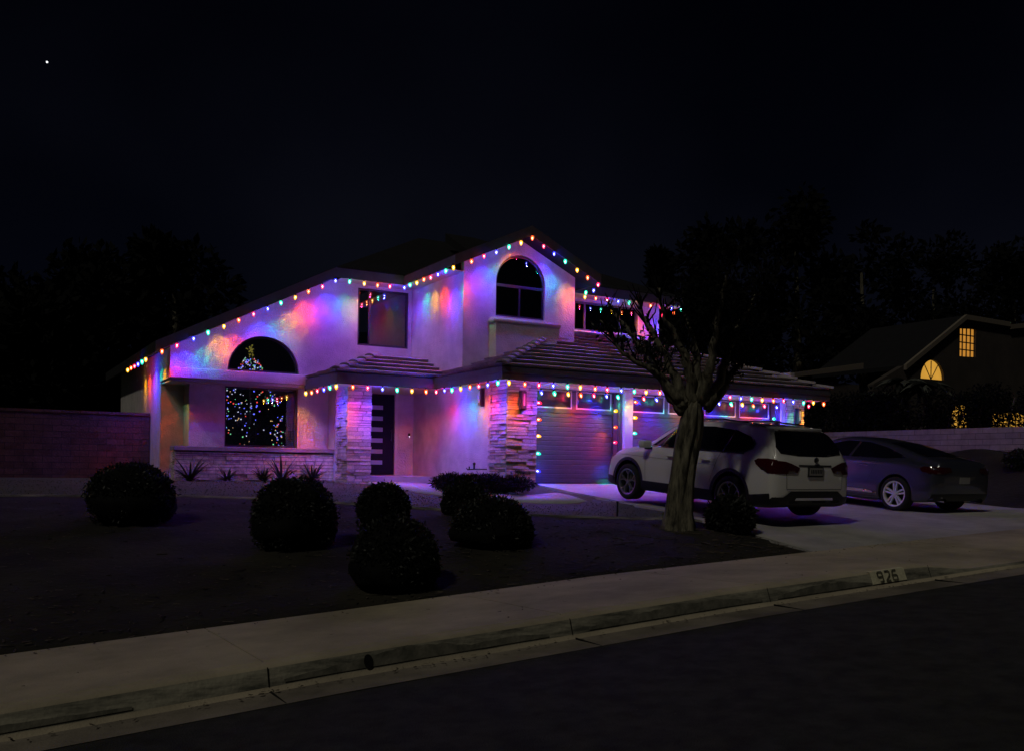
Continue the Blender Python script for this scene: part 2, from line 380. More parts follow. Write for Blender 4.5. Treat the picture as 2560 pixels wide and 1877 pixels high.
# curved front walk and porch slab
def ribbon(name, left, right, zoff, m, th=0.08, **kw):
    bm = BM(); L = [bm.verts.new((x, y, ground_z(x, y, False)+zoff)) for x, y in left]; Rr = [bm.verts.new((x, y, ground_z(x, y, False)+zoff)) for x, y in right]
    L2 = [bm.verts.new(v.co-Vector((0, 0, th))) for v in L]; R2 = [bm.verts.new(v.co-Vector((0, 0, th))) for v in Rr]
    for i in range(len(L)-1):
        bm.faces.new((L[i], Rr[i], Rr[i+1], L[i+1])); bm.faces.new((L[i], L[i+1], L2[i+1], L2[i])); bm.faces.new((Rr[i], R2[i], R2[i+1], Rr[i+1]))
    return obj(name, bm, m, None, True, **kw)
ribbon('path', [(10.72, 14.55), (10.0, 14.75), (9.2, 15.2), (8.4, 16.2), (7.9, 17.6), (7.9, 19.0), (8.05, 20.8)],
       [(10.76, 16.2), (10.3, 16.1), (9.7, 16.35), (9.25, 17.2), (9.1, 18.3), (9.15, 19.3), (9.3, 20.8)], 0.035, 'concrete', kind='structure')
# mow strip
def mow(x): return interp(x, STRIP)
pts = [(x, mow(x)) for x in frange(-8, 10.3, 0.35)]
ribbon('mow_strip', [(x, y-0.04) for x, y in pts], [(x, y+0.04) for x, y in pts], 0.03, 'kerb_face', 0.06, kind='structure')

# ------------------------------------------------------------------ the house
house = empty('house', (3.86, 22.6, 0), label='two storey stucco house with tiled roofs hung with coloured Christmas lights', category='house')
house.location = (0, 0, 0)
H = house
def zr(x): return 2.82+0.513*(x-3.45)           # underside of the long left rake
hole_arch = arch(6.04, 2.565, 0.872, 24)
hole_w2 = [(8.42, 3.41), (9.83, 3.41), (9.83, 4.885), (8.42, 4.885)]
wall_y('wall', [(3.86, 2.3), (9.92, 2.3), (9.92, 5.0), (7.70, 5.0), (3.86, zr(3.86)+0.05)], 22.6, 0.18, 'stucco', H, [hole_arch, hole_w2])
wall_y('wall', [(3.86, -0.3), (4.4, -0.3), (4.4, 2.3), (3.86, 2.3)], 23.8, 0.15, 'stucco', H)
wall_y('wall', [(4.4, -0.3), (7.85, -0.3), (7.85, 2.3), (4.4, 2.3)], 23.12, 0.16, 'stucco', H, [[(5.24, 0.755), (7.04, 0.755), (7.04, 2.235), (5.24, 2.235)]])
wall_x('wall', [(23.28, -0.3), (23.8, -0.3), (23.8, 2.3), (23.28, 2.3)], 4.4, 0.12, 'stucco', H)
wall_x('wall', [(22.62, -0.3), (23.12, -0.3), (23.12, 2.3), (22.62, 2.3)], 7.85, 0.12, 'stucco', H)
wall_x('wall', [(22.78, 2.3), (23.95, 2.3), (23.95, -0.3), (31, -0.3), (31, 3.1), (22.78, 3.1)], 3.86, 0.15, 'stucco', H)
wall_y('wall', [(7.85, -0.3), (9.95, -0.3), (9.95, 2.6), (7.85, 2.6)], 22.46, 0.13, 'stucco', H, [[(8.45, 0.1), (9.42, 0.1), (9.42, 2.19), (8.45, 2.19)]])
wall_x('wall', [(18.22, -0.3), (22.46, -0.3), (22.46, 2.6), (18.22, 2.6)], 9.95, 0.15, 'stucco', H)
# shelf band under the cantilever and its soffit
bm = BM(); box(bm, 3.835, 7.12, 22.50, 22.597, 2.302, 2.55); bevel(bm, 0.025, 3); obj('shelf_band', bm, 'stucco', H, True)
bm = BM(); box(bm, 3.838, 3.858, 22.60, 23.80, 2.302, 2.54); obj('shelf_return', bm, 'stucco', H)
bm = BM(); box(bm, 3.88, 9.9, 22.60, 23.80, 2.24, 2.298); obj('soffit', bm, 'stucco', H)
# entry corner, stone base, sill
bm = BM(); box(bm, 3.97, 7.846, 22.58, 23.118, 0.635, 0.735); bevel(bm, 0.008); obj('sill', bm, mat('sill_stone', (0.33, 0.29, 0.28), 0.85, 0.2, 4, 0.4, 30), H)
# garage front
bm = BM(); box(bm, 10.65, 18.28, 17.46, 17.70, 2.135, 2.44); obj('header', bm, 'trim', H)
bm = BM(); box(bm, 13.05, 13.30, 17.40, 17.80, -0.02, 2.134); bevel(bm, 0.006); obj('post', bm, 'trim', H)
bm = BM(); box(bm, 18.14, 18.279, 17.42, 17.80, -0.02, 2.134); obj('post', bm, 'trim', H)
for x0, x1 in ((10.652, 10.74), (12.97, 13.048), (13.302, 13.385), (18.06, 18.138)):
    bm = BM(); box(bm, x0, x1, 17.52, 17.735, 0.0, 2.134); box(bm, x0 if x0 in (10.652, 13.302) else x1-0.03, x0+0.03 if x0 in (10.652, 13.302) else x1, 17.48, 17.515, 0, 2.134)
    obj('jamb', bm, 'gtrim', H)
wall_x('wall', [(17.9, -0.3), (31, -0.3), (31, 3.0), (17.9, 3.0)], 18.95, 0.15, 'stucco', H)
def garage_door(x0, x1, nwin, slits):
    bm = BM(); box(bm, x0, x1, 17.765, 17.80, 0.0, 2.15)
    d = obj('garage_door', bm, 'gdoor', H)
    for k in range(4):
        z0, z1 = 0.012+k*0.534, 0.534*(k+1)
        bm = BM()
        if k < 3:
            n = 5; h = (z1-z0)/n
            for i in range(n):
                a, b = z0+i*h+0.004, z0+(i+1)*h-0.004
                v = [bm.verts.new(q) for q in ((x0, 17.765, a), (x1, 17.765, a), (x1, 17.757, a+0.008), (x0, 17.757, a+0.008), (x0, 17.757, b-0.008), (x1, 17.757, b-0.008), (x1, 17.765, b), (x0, 17.765, b))]
                bm.faces.new((v[0], v[1], v[2], v[3])); bm.faces.new((v[3], v[2], v[5], v[4])); bm.faces.new((v[4], v[5], v[6], v[7]))
            obj('door_panel', bm, 'gdoor', d)
        else:
            wins = []
            w = (x1-x0); p = w/nwin
            for i in range(nwin): wins.append((x0+i*p+0.09, x0+(i+1)*p-0.09))
            holes = [[(a, z0+0.12), (b, z0+0.12), (b, z1-0.05), (a, z1-0.05)] for a, b in wins]
            prism_poly(bm, [(x0, z0), (x1, z0), (x1, z1), (x0, z1)], lambda q: (q[0], 17.742, q[1]), lambda q: (q[0], 17.764, q[1]), 0, holes)
            obj('door_panel', bm, 'gdoor', d)
            for a, b in wins:
                bm = BM(); prism_poly(bm, [(a-0.03, z0+0.09), (b+0.03, z0+0.09), (b+0.03, z1-0.02), (a-0.03, z1-0.02)], lambda q: (q[0], 17.728, q[1]), lambda q: (q[0], 17.7415, q[1]), 0, [[(a, z0+0.12), (b, z0+0.12), (b, z1-0.05), (a, z1-0.05)]])
                obj('window_trim', bm, 'trim', d)
                bm = BM(); box(bm, a, b, 17.755, 17.7595, z0+0.12, z1-0.05); obj('door_window', bm, 'gglass', d)
garage_door(10.745, 12.965, 2, 0); garage_door(13.39, 18.055, 4, 0)

# windows -------------------------------------------------------
def pane_frame(name, outline, y, th, parts, fm='bronze', shrink=0.045, glass='glass'):
    c = (sum(p[0] for p in outline)/len(outline), sum(p[1] for p in outline)/len(outline))
    inner = []
    n = len(outline)
    for i in range(n):
        p0, p1, p2 = Vector(outline[i-1]), Vector(outline[i]), Vector(outline[(i+1) % n])
        e1, e2 = (p1-p0).normalized(), (p2-p1).normalized(); n1, n2 = Vector((-e1.y, e1.x)), Vector((-e2.y, e2.x))
        b = (n1+n2).normalized(); inner.append(tuple(p1+b*shrink/max(0.35, b.dot(n1))))
    bm = BM(); prism_poly(bm, outline, lambda q: (q[0], y, q[1]), lambda q: (q[0], y+th, q[1]), 0, [inner])
    for (a, b, z0, z1) in parts: box(bm, a, b, y+0.005, y+th-0.005, z0, z1)
    w = obj(name, bm, fm, H)
    bm = BM(); prism_poly(bm, inner, lambda q: (q[0], y+th*0.55, q[1]), lambda q: (q[0], y+th*0.55+0.004, q[1])); obj('pane', bm, glass, w)
    return w
def inset(poly, d=0.0): return poly
pane_frame('window', [(5.245, 0.76), (7.035, 0.76), (7.035, 2.23), (5.245, 2.23)], 23.20, 0.06, [])
wa = arch(6.04, 2.57, 0.866, 24); pane_frame('window', wa, 22.68, 0.06, [])
pane_frame('window', [(8.425, 3.415), (9.825, 3.415), (9.825, 4.88), (8.425, 4.88)], 22.63, 0.07, [(8.72, 8.76, 3.46, 4.83)])
bm = BM(); v = [bm.verts.new(q) for q in ((8.76, 22.78, 3.4), (9.85, 22.78, 3.4), (9.85, 22.78, 4.9), (8.76, 22.78, 4.9))]; bm.faces.new(v)
obj('curtain', bm, 'curtain', H)
gable_open = [(10.80, 3.99), (12.19, 3.99)]+[(11.495+0.695*math.cos(PI*k/20), 4.82+0.70*math.sin(PI*k/20)) for k in range(21)]
# gable box
def zg(x): return 4.97+0.46*(2.02-abs(x-11.47))
wall_y('wall', [(9.92, 2.6), (13.08, 2.6), (13.08, zg(13.08)), (11.47, zg(11.47)), (9.92, zg(9.92))], 19.6, 0.16, 'stucco', H, [gable_open])
wall_x('wall', [(19.76, 2.6), (22.598, 2.6), (22.598, 5.0), (19.76, 5.0)], 9.92, 0.15, 'stucco', H)
wall_x('wall', [(19.76, 3.2), (21.0, 3.2), (21.0, 5.0), (19.76, 5.0)], 12.93, 0.15, 'stucco', H)
rw = [(14.02, 4.09), (16.17, 4.09), (16.17, 4.88), (14.02, 4.88)]
wall_y('wall', [(13.08, 3.2), (16.93, 3.2), (16.93, 5.0), (13.08, 5.0)], 21.0, 0.15, 'stucco', H, [rw])
wall_x('wall', [(21.15, 3.2), (31, 3.2), (31, 5.0), (21.15, 5.0)], 16.78, 0.15, 'stucco', H)
wall_y('wall', [(3.9, -0.3), (18.95, -0.3), (18.95, 2.4), (16.8, 2.45), (16.8, 5.0), (8.0, 5.0), (3.9, 3.0)], 31, 0.15, 'stucco', H)
pane_frame('window', [(10.805, 3.995), (12.185, 3.995)]+[(11.495+0.69*math.cos(PI*k/20), 4.82+0.695*math.sin(PI*k/20)) for k in range(21)], 19.66, 0.06,
           [(10.85, 12.14, 4.72, 4.79), (11.47, 11.52, 4.04, 4.72)], 'bronze')
pane_frame('window', [(14.025, 4.095), (16.165, 4.095), (16.165, 4.875), (14.025, 4.875)], 21.05, 0.06, [(14.36, 14.42, 4.13, 4.84), (15.55, 15.61, 4.13, 4.84)], 'frame')
bm = BM(); box(bm, 14.0, 16.19, 20.96, 20.998, 4.02, 4.088); obj('sill', bm, 'trim', H)
for a, b, y in ((14.03, 16.15, 21.3), (10.81, 12.18, 19.95)):
    bm = BM(); box(bm, a, b, y, y+0.02, 3.9, 5.55 if y < 20 else 4.95); obj('blind', bm, 'room', H)
# apron box and rounded sill under the arched window
bm = BM(); prism_poly(bm, [(10.62, 2.9), (12.16, 2.9), (12.40, 3.60), (12.40, 3.78), (10.62, 3.78)], lambda q: (q[0], 19.25, q[1]), lambda q: (q[0], 19.597, q[1]))
obj('window_apron', bm, 'stucco', H)
bm = BM(); tube(bm, [(10.585, 19.40, 3.835), (12.44, 19.40, 3.835)], 0.085, 14); bmesh.ops.scale(bm, vec=(1, 2.2, 0.9), verts=bm.verts, space=Matrix.Translation((0, -19.40, -3.835)))
obj('sill', bm, 'stucco', H, True)
# front door
bm = BM(); box(bm, 8.455, 9.415, 22.49, 22.54, 0.105, 2.185); dr = obj('front_door', bm, 'door', H)
for k in range(6):
    z = 0.37+k*0.283; bm = BM(); box(bm, 8.55, 9.10, 22.482, 22.489, z, z+0.105); obj('glass_slit', bm, 'slit', dr)
bm = BM(); tube(bm, [(9.33, 22.44, 0.98), (9.33, 22.44, 1.28)], 0.012, 8); box(bm, 9.318, 9.342, 22.44, 22.49, 1.0, 1.02); box(bm, 9.318, 9.342, 22.44, 22.49, 1.24, 1.26); obj('handle', bm, 'bronze', dr)
bm = BM(); box(bm, 9.425, 9.50, 22.44, 22.457, 0.1, 2.26); box(bm, 8.37, 9.425, 22.44, 22.457, 2.195, 2.26); obj('door_casing', bm, 'trim', H)
bm = BM(); box(bm, 8.12, 9.94, 20.95, 22.455, -0.2, 0.095); bevel(bm, 0.012); obj('porch_slab', bm, 'concrete', H)
bm = BM(); box(bm, 9.80, 9.86, 22.435, 22.458, 1.08, 1.20); bevel(bm, 0.006); db = obj('doorbell', bm, 'black', H)
bm = BM(); bmesh.ops.create_uvsphere(bm, u_segments=10, v_segments=6, radius=0.016, matrix=Matrix.Translation((9.83, 22.432, 1.11)))
obj('doorbell_button', bm, mat('doorbell_glow', (0.8, 0.8, 0.9), 0.3, emis=(0.75, 0.7, 1), es=3.0), db)
# wall lanterns
def lantern(p, face):
    x, y, z = p; bm = BM()
    if face == 'y':
        box(bm, x-0.085, x+0.085, y-0.02, y-0.001, z-0.21, z+0.21); box(bm, x-0.06, x+0.06, y-0.10, y-0.021, z-0.19, z+0.19)
    else:
        box(bm, x-0.02, x-0.001, y-0.085, y+0.085, z-0.21, z+0.21); box(bm, x-0.10, x-0.021, y-0.06, y+0.06, z-0.19, z+0.19)
    bevel(bm, 0.006); l = obj('wall_lantern', bm, 'bronze', H)
    bm = BM()
    if face == 'y': box(bm, x-0.02, x+0.02, y-0.104, y-0.1005, z-0.12, z+0.14)
    else: box(bm, x-0.104, x-0.1005, y-0.02, y+0.02, z-0.12, z+0.14)
    obj('lens', bm, 'slit', l)
lantern((10.24, 17.34, 1.81), 'y'); lantern((9.95, 18.60, 1.93), 'x'); lantern((18.62, 17.34, 1.79), 'y')

# stone cladding -------------------------------------------------
stone_meshes = []
for k in range(10):
    bm = BM(); box(bm, 0, 1, 0, 1, 0, 1)
    for v in bm.verts: v.co += Vector((R.uniform(-0.02, 0.02), R.uniform(-0.05, 0.12) if v.co.y < 0.5 else 0, R.uniform(-0.07, 0.07)))
    me = bpy.data.meshes.new('stone'); bm.to_mesh(me); bm.free(); me.materials.append(M['stone']); stone_meshes.append(me)
stone_budget = [300]
def clad(core, faces, rowh=0.072, first=True):
    """faces: (kind, a0, a1, plane, z0, z1): courses of uneven ledger stones"""
    extra = BM()
    for kind, a0, a1, pl, z0, z1 in faces:
        z = z0
        while z < z1-0.02:
            h = min(rowh*R.choice((0.7, 0.9, 1, 1.15, 1.4)), z1-z)
            a = a0
            while a < a1-0.01:
                L = min(R.uniform(0.13, 0.42), a1-a)
                if a1-a-L < 0.07: L = a1-a
                d = R.uniform(0.022, 0.065)
                if stone_budget[0] > 0 and first:
                    o = bpy.data.objects.new('stone', R.choice(stone_meshes)); COL.objects.link(o); o.parent = core
                    if kind == 'y': o.location = (a+0.005, pl-d, z+0.005); o.scale = (L-0.01, d, h-0.01)
                    else: o.rotation_euler = (0, 0, -PI/2); o.location = (pl-d, a+L-0.005, z+0.005); o.scale = (L-0.01, d, h-0.01)
                    stone_budget[0] -= 1
                else:
                    if kind == 'y': box(extra, a+0.005, a+L-0.005, pl-d, pl, z+0.005, z+h-0.005)
                    else: box(extra, pl-d, pl, a+0.005, a+L-0.005, z+0.005, z+h-0.005)
                a += L
            z += h
    if len(extra.verts): obj('stonework', extra, 'stone', core, kind='stuff')
    else: extra.free()
bm = BM(); box(bm, 9.93, 10.648, 17.43, 18.21, -0.15, 2.3); p2 = obj('stone_pillar', bm, 'mortar', H)
clad(p2, [('y', 9.89, 10.65, 17.43, -0.05, 2.25), ('x', 17.40, 18.21, 9.93, -0.05, 2.25)], 0.068)
bm = BM(); box(bm, 7.55, 8.106, 20.78, 21.53, -0.2, 2.3); p1 = obj('stone_pillar', bm, 'mortar', H)
clad(p1, [('y', 7.515, 8.106, 20.78, -0.1, 2.25), ('x', 20.75, 21.53, 7.55, -0.1, 2.25)], 0.068)
bm = BM(); box(bm, 4.03, 7.846, 22.68, 23.11, -0.3, 0.632); pb = obj('stone_base', bm, 'mortar', H)
clad(pb, [('y', 3.99, 7.846, 22.68, -0.12, 0.63), ('x', 22.65, 23.11, 4.03, -0.12, 0.63)], 0.068)
bm = BM(); box(bm, 18.285, 18.93, 17.43, 18.0, -0.1, 2.3); p3 = obj('stone_pillar', bm, 'mortar', H)
clad(p3, [('y', 18.285, 18.93, 17.43, 0.0, 2.25)], 0.068)

# eaves, fascias and roofs --------------------------------------
def run_box(bm, pts, z0, z1, th): # closed outline of fascia boards as a slab
    pass
bm = BM(); box(bm, 9.49, 19.28, 16.89, 17.5, 2.20, 2.215); box(bm, 9.49, 9.95, 17.5, 20.2, 2.20, 2.215); obj('soffit', bm, 'trim', H)
bm = BM(); box(bm, 7.08, 9.95, 20.22, 22.45, 2.20, 2.215); obj('soffit', bm, 'trim', H)
def board(x0, x1, y0, y1, z0, z1, nm='fascia'): b = BM(); box(b, x0, x1, y0, y1, z0, z1); return obj(nm, b, 'fascia', H)
board(9.47, 19.3, 16.87, 16.889, 2.19, 2.44); board(9.47, 9.489, 16.8895, 20.198, 2.19, 2.44); board(19.281, 19.3, 16.8895, 22, 2.19, 2.44)
board(9.455, 19.315, 16.855, 16.868, 2.33, 2.45, 'gutter_trim'); board(9.455, 9.468, 16.8685, 20.18, 2.33, 2.45, 'gutter_trim')
board(7.05, 9.469, 20.20, 20.219, 2.19, 2.44); board(7.05, 7.069, 20.2195, 22.59, 2.19, 2.44)
PITCH = 0.385
def tile_course(parent, O, A, B, r0, r1, u0f, u1f, pitch, m='tile'):
    """one course of flat tiles, a row of separate tiles with slightly uneven edges"""
    bm = BM(); O = Vector(O); A = Vector(A); B = Vector(B)
    pt = lambda u, r, h: O+A*u+B*r+Vector((0, 0, pitch*r+h))
    a, b = min(u0f(r0), u0f(r1)), max(u1f(r0), u1f(r1)); u = a
    off = R.random()*0.3
    cuts = [a]+[c for c in frange(a-off, b, 0.33) if a < c < b]+[b]
    for c0, c1 in zip(cuts, cuts[1:]):
        dz = R.uniform(-0.005, 0.006); dr = R.uniform(-0.008, 0.008)
        def cl(u, r): return max(u0f(r), min(u1f(r), u))
        p = [(cl(c0+0.003, r0), r0+dr), (cl(c1-0.003, r0), r0+dr), (cl(c1-0.003, r1), r1), (cl(c0+0.003, r1), r1)]
        if abs(p[0][0]-p[1][0]) < 1e-4 and abs(p[2][0]-p[3][0]) < 1e-4: continue
        lo = [bm.verts.new(pt(uu, rr, 0.012+dz if i < 2 else 0.0)) for i, (uu, rr) in enumerate([(p[0][0], r0+0.07), (p[1][0], r0+0.07), p[2], p[3]])]
        hi = [bm.verts.new(pt(uu, rr, 0.098+dz if i < 2 else 0.02)) for i, (uu, rr) in enumerate(p)]
        for f in ((hi[0], hi[1], hi[2], hi[3]), (lo[0], lo[1], hi[1], hi[0]), (lo[1], lo[2], hi[2], hi[1]), (lo[3], lo[0], hi[0], hi[3])):
            try: bm.faces.new(f)
            except ValueError: pass
    return obj('tile_course', bm, m, parent)
def tiled(parent, O, A, B, n, step, u0f, u1f, pitch):
    for k in range(n): tile_course(parent, O, A, B, k*step, (k+1)*step+0.03, u0f, u1f, pitch)
def hip_tiles(parent, p0, p1, n, r=0.12):
    p0, p1 = Vector(p0), Vector(p1); d = (p1-p0)/n
    me = None
    for k in range(n):
        if me is None:
            bm = BM(); L = d.length*1.12; side = Vector((1, 0, 0))
            sec = []
            for e, (yy, up) in enumerate(((0.0, 0.055), (L, 0.0))):
                ring = [bm.verts.new((math.cos(t*PI/6)*r*(1.05 if e == 0 else 0.9), yy, math.sin(t*PI/6)*r*0.62+up-0.02)) for t in range(7)]
                sec.append(ring)
            for i in range(6): bm.faces.new((sec[0][i], sec[0][i+1], sec[1][i+1], sec[1][i]))
            low = [bm.verts.new(v.co-Vector((0, 0, 0.03))*(1 if i in (0, 6) else 1)) for i, v in enumerate(sec[0])]
            for i in range(6): bm.faces.new((low[i], low[i+1], sec[0][i+1], sec[0][i]))
            me = bpy.data.meshes.new('hip_tile'); bm.to_mesh(me); bm.free(); me.materials.append(M['tile'])
        o = bpy.data.objects.new('hip_tile', me); COL.objects.link(o); o.parent = parent
        yv = d.normalized(); xv = yv.cross(Vector((0, 0, 1))).normalized(); zv = xv.cross(yv)
        o.matrix_local = Matrix(((xv.x, yv.x, zv.x, 0), (xv.y, yv.y, zv.y, 0), (xv.z, yv.z, zv.z, 0), (0, 0, 0, 1)))
        o.location = p0+d*k
# garage roof
bm = BM(); zt = lambda r: 2.425+PITCH*r
deck = [(9.47, 16.87), (19.3, 16.87), (14.4+0.0, 21.77), (14.37, 21.77)]
v = [bm.verts.new(q) for q in ((9.47, 16.87, 2.43), (19.3, 16.87, 2.43), (19.3-4.13, 21.0, zt(4.13)), (9.47+4.13, 21.0, zt(4.13)))]; bm.faces.new(v)
v2 = [v[0], v[3], bm.verts.new((9.47+4.13, 30, zt(4.13))), bm.verts.new((9.47, 30, 2.43))]; bm.faces.new(v2[::-1])
v3 = [v[1], bm.verts.new((19.3, 30, 2.43)), bm.verts.new((19.3-4.13, 30, zt(4.13))), v[2]]; bm.faces.new(v3)
roof1 = obj('garage_roof', bm, 'mortar', H)
tiled(roof1, (9.44, 16.84, 2.43), (1, 0, 0), (0, 1, 0), 12, 0.345, lambda r: r, lambda r: 9.89-r, PITCH)
tiled(roof1, (9.44, 16.84, 2.43), (0, 1, 0), (1, 0, 0), 2, 0.345, lambda r: r, lambda r: 3.3+r, PITCH)
tiled(roof1, (9.44, 16.84, 2.43), (0, 1, 0), (1, 0, 0), 8, 0.345, lambda r: r, lambda r: 2.75, PITCH)
tiled(roof1, (19.33, 16.84, 2.43), (0, 1, 0), (-1, 0, 0), 12, 0.345, lambda r: r, lambda r: 9, PITCH)
hip_tiles(roof1, (9.42, 16.82, 2.475), (12.15, 19.55, 2.475+PITCH*2.73), 9)
hip_tiles(roof1, (19.35, 16.82, 2.475), (15.2, 20.97, 2.475+PITCH*4.15), 13)
# porch roof
bm = BM(); zp = 2.43+PITCH*1.62
v = [bm.verts.new(q) for q in ((7.05, 20.2, 2.43), (9.9, 20.2, 2.43), (9.9, 21.82, zp), (8.67, 21.82, zp))]; bm.faces.new(v)
w_ = [v[0], v[3], bm.verts.new((8.67, 22.597, zp)), bm.verts.new((7.05, 22.597, 2.43))]; bm.faces.new(w_[::-1])
bm.faces.new((v[3], v[2], bm.verts.new((9.9, 22.597, zp-0.03)), w_[2]))
roof2 = obj('porch_roof', bm, 'tile', H)
tiled(roof2, (7.02, 20.17, 2.43), (1, 0, 0), (0, 1, 0), 5, 0.33, lambda r: r, lambda r: 2.45+r, PITCH)
tiled(roof2, (7.02, 20.17, 2.43), (0, 1, 0), (1, 0, 0), 5, 0.33, lambda r: r, lambda r: 2.42, PITCH)
hip_tiles(roof2, (7.0, 20.15, 2.475), (8.64, 21.79, 2.475+PITCH*1.62), 5)
# upper roofs: thick slabs whose underside is the eave
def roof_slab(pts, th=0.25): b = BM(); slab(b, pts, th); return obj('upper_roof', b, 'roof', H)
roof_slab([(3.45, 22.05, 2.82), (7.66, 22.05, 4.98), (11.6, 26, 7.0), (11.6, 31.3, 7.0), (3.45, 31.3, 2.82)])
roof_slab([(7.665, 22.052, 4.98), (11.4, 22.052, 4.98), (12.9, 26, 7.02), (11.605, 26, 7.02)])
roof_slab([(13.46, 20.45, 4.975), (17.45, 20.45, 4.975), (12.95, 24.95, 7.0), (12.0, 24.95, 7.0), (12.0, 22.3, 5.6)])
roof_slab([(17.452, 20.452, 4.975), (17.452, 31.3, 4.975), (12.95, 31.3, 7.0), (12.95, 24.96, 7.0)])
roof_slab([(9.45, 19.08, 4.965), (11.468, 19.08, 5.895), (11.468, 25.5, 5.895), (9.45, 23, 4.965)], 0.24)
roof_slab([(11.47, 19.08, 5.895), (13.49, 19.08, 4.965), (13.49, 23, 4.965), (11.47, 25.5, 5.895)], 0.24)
board(9.43, 9.447, 19.08, 22.05, 4.96, 5.18); board(7.66, 9.43, 22.033, 22.05, 4.965, 5.20); board(13.5, 17.45, 20.43, 20.448, 4.965, 5.20)
board(13.493, 13.51, 19.08, 20.43, 4.96, 5.18)
for (xa, za), (xb, zb) in (((3.45, 2.82), (7.66, 4.98)), ((9.43, 4.955), (11.47, 5.895)), ((11.47, 5.895), (13.51, 4.955))):
    y = 22.03 if xa < 5 else 19.06
    bm = BM(); prism_poly(bm, [(xa, za), (xb, zb), (xb, zb+0.24), (xa, za+0.24)], lambda q: (q[0], y, q[1]), lambda q: (q[0], y+0.018, q[1])); obj('rake_board', bm, 'fascia', H)
# soffits
bm = BM(); box(bm, 7.8, 9.91, 22.06, 22.598, 4.962, 4.972); obj('soffit', bm, 'trim', H)
bm = BM(); box(bm, 9.455, 9.915, 19.6, 22.05, 4.945, 4.958); obj('soffit', bm, 'trim', H)
bm = BM(); box(bm, 13.1, 17.43, 20.46, 20.998, 4.962, 4.972); obj('soffit', bm, 'trim', H)

# room behind the bay window
bm = BM(); prism_poly(bm, [(4.1, -0.2), (8.3, -0.2), (8.3, 4.9), (7.5, 4.85), (4.1, 3.1)], lambda q: (q[0], 26.5, q[1]), lambda q: (q[0], 26.6, q[1])); box(bm, 8.2, 8.3, 23.3, 26.5, -0.2, 4.6); box(bm, 4.1, 4.2, 23.96, 26.5, -0.2, 3.05); box(bm, 4.2, 8.2, 23.3, 26.5, -0.15, 0.3)
obj('room_wall', bm, 'room', H)
bm = BM(); box(bm, 5.33, 5.48, 23.32, 23.325, 0.83, 1.02); obj('window_sticker', bm, 'curtain', H)

# ------------------------------------------------------------------ lights
HUE = {'Y': (1.0, 0.42, 0.01), 'R': (1.0, 0.07, 0.01), 'K': (1.0, 0.01, 0.08), 'B': (0.03, 0.03, 1.0), 'G': (0.01, 0.80, 0.45)}
CORE = {'Y': (1.0, 0.72, 0.22), 'R': (1.0, 0.42, 0.16), 'K': (1.0, 0.28, 0.36), 'B': (0.38, 0.42, 1.0), 'G': (0.30, 1.0, 0.68)}
BASE = {'Y': 0.7, 'R': 2.8, 'K': 7.0, 'B': 36.0, 'G': 2.6}        # even glow of a bulb, W
LOBE = {'Y': 72.0, 'R': 130.0, 'K': 24.0, 'B': 190.0, 'G': 42.0}    # brightest streaks of its thrown lobe, W
def bulb_mat(k):
    m = bpy.data.materials.new('bulb_'+k); m.use_nodes = True; t = m.node_tree; t.nodes.clear()
    o = t.nodes.new('ShaderNodeOutputMaterial'); e = t.nodes.new('ShaderNodeEmission'); lw = t.nodes.new('ShaderNodeLayerWeight')
    lw.inputs[0].default_value = 0.5; r = t.nodes.new('ShaderNodeValToRGB')
    r.color_ramp.elements[0].position = 0.03; r.color_ramp.elements[0].color = (*[c*2.6 for c in CORE[k]], 1)
    hot = r.color_ramp.elements.new(0.0); hot.color = (*[c*26 for c in CORE[k]], 1); r.color_ramp.elements[0].color = (*[c*26 for c in CORE[k]], 1); r.color_ramp.elements[1].position = 0.03; r.color_ramp.elements[1].color = (*[c*1.6 for c in CORE[k]], 1)
    r.color_ramp.elements[2].position = 0.20; r.color_ramp.elements[2].color = (*[min(1.4, c*1.3) for c in HUE[k]], 1)
    t.links.new(lw.outputs['Facing'], r.inputs[0]); t.links.new(r.outputs[0], e.inputs[0]); e.inputs[1].default_value = 1.5
    t.links.new(e.outputs[0], o.inputs[0]); m.cycles.emission_sampling = 'NONE'; return m
BULB = {k: bulb_mat(k) for k in HUE}
BULBME = {}
for k in HUE:
    bm = BM(); prof = [(0.0, -0.075), (0.014, -0.066), (0.028, -0.045), (0.037, -0.015), (0.036, 0.01), (0.027, 0.028), (0.016, 0.036)]
    rings = [[bm.verts.new((r*math.cos(t*PI/5), r*math.sin(t*PI/5), z)) for t in range(10)] for r, z in prof[1:]]
    tip = bm.verts.new((0, 0, -0.075))
    for i in range(10): bm.faces.new((tip, rings[0][(i+1) % 10], rings[0][i]))
    for a, b in zip(rings, rings[1:]):
        for i in range(10): bm.faces.new((a[i], a[(i+1) % 10], b[(i+1) % 10], b[i]))
    me = bpy.data.meshes.new('bulb'); bm.to_mesh(me); bm.free(); me.materials.append(BULB[k]); me.polygons.foreach_set('use_smooth', [True]*len(me.polygons)); BULBME[k] = me
bm = BM(); tube(bm, [(0, 0, 0.034), (0, 0, 0.075)], 0.017, 8); SOCK = bpy.data.meshes.new('socket'); bm.to_mesh(SOCK); bm.free(); SOCK.materials.append(M['black'])
LD = {}
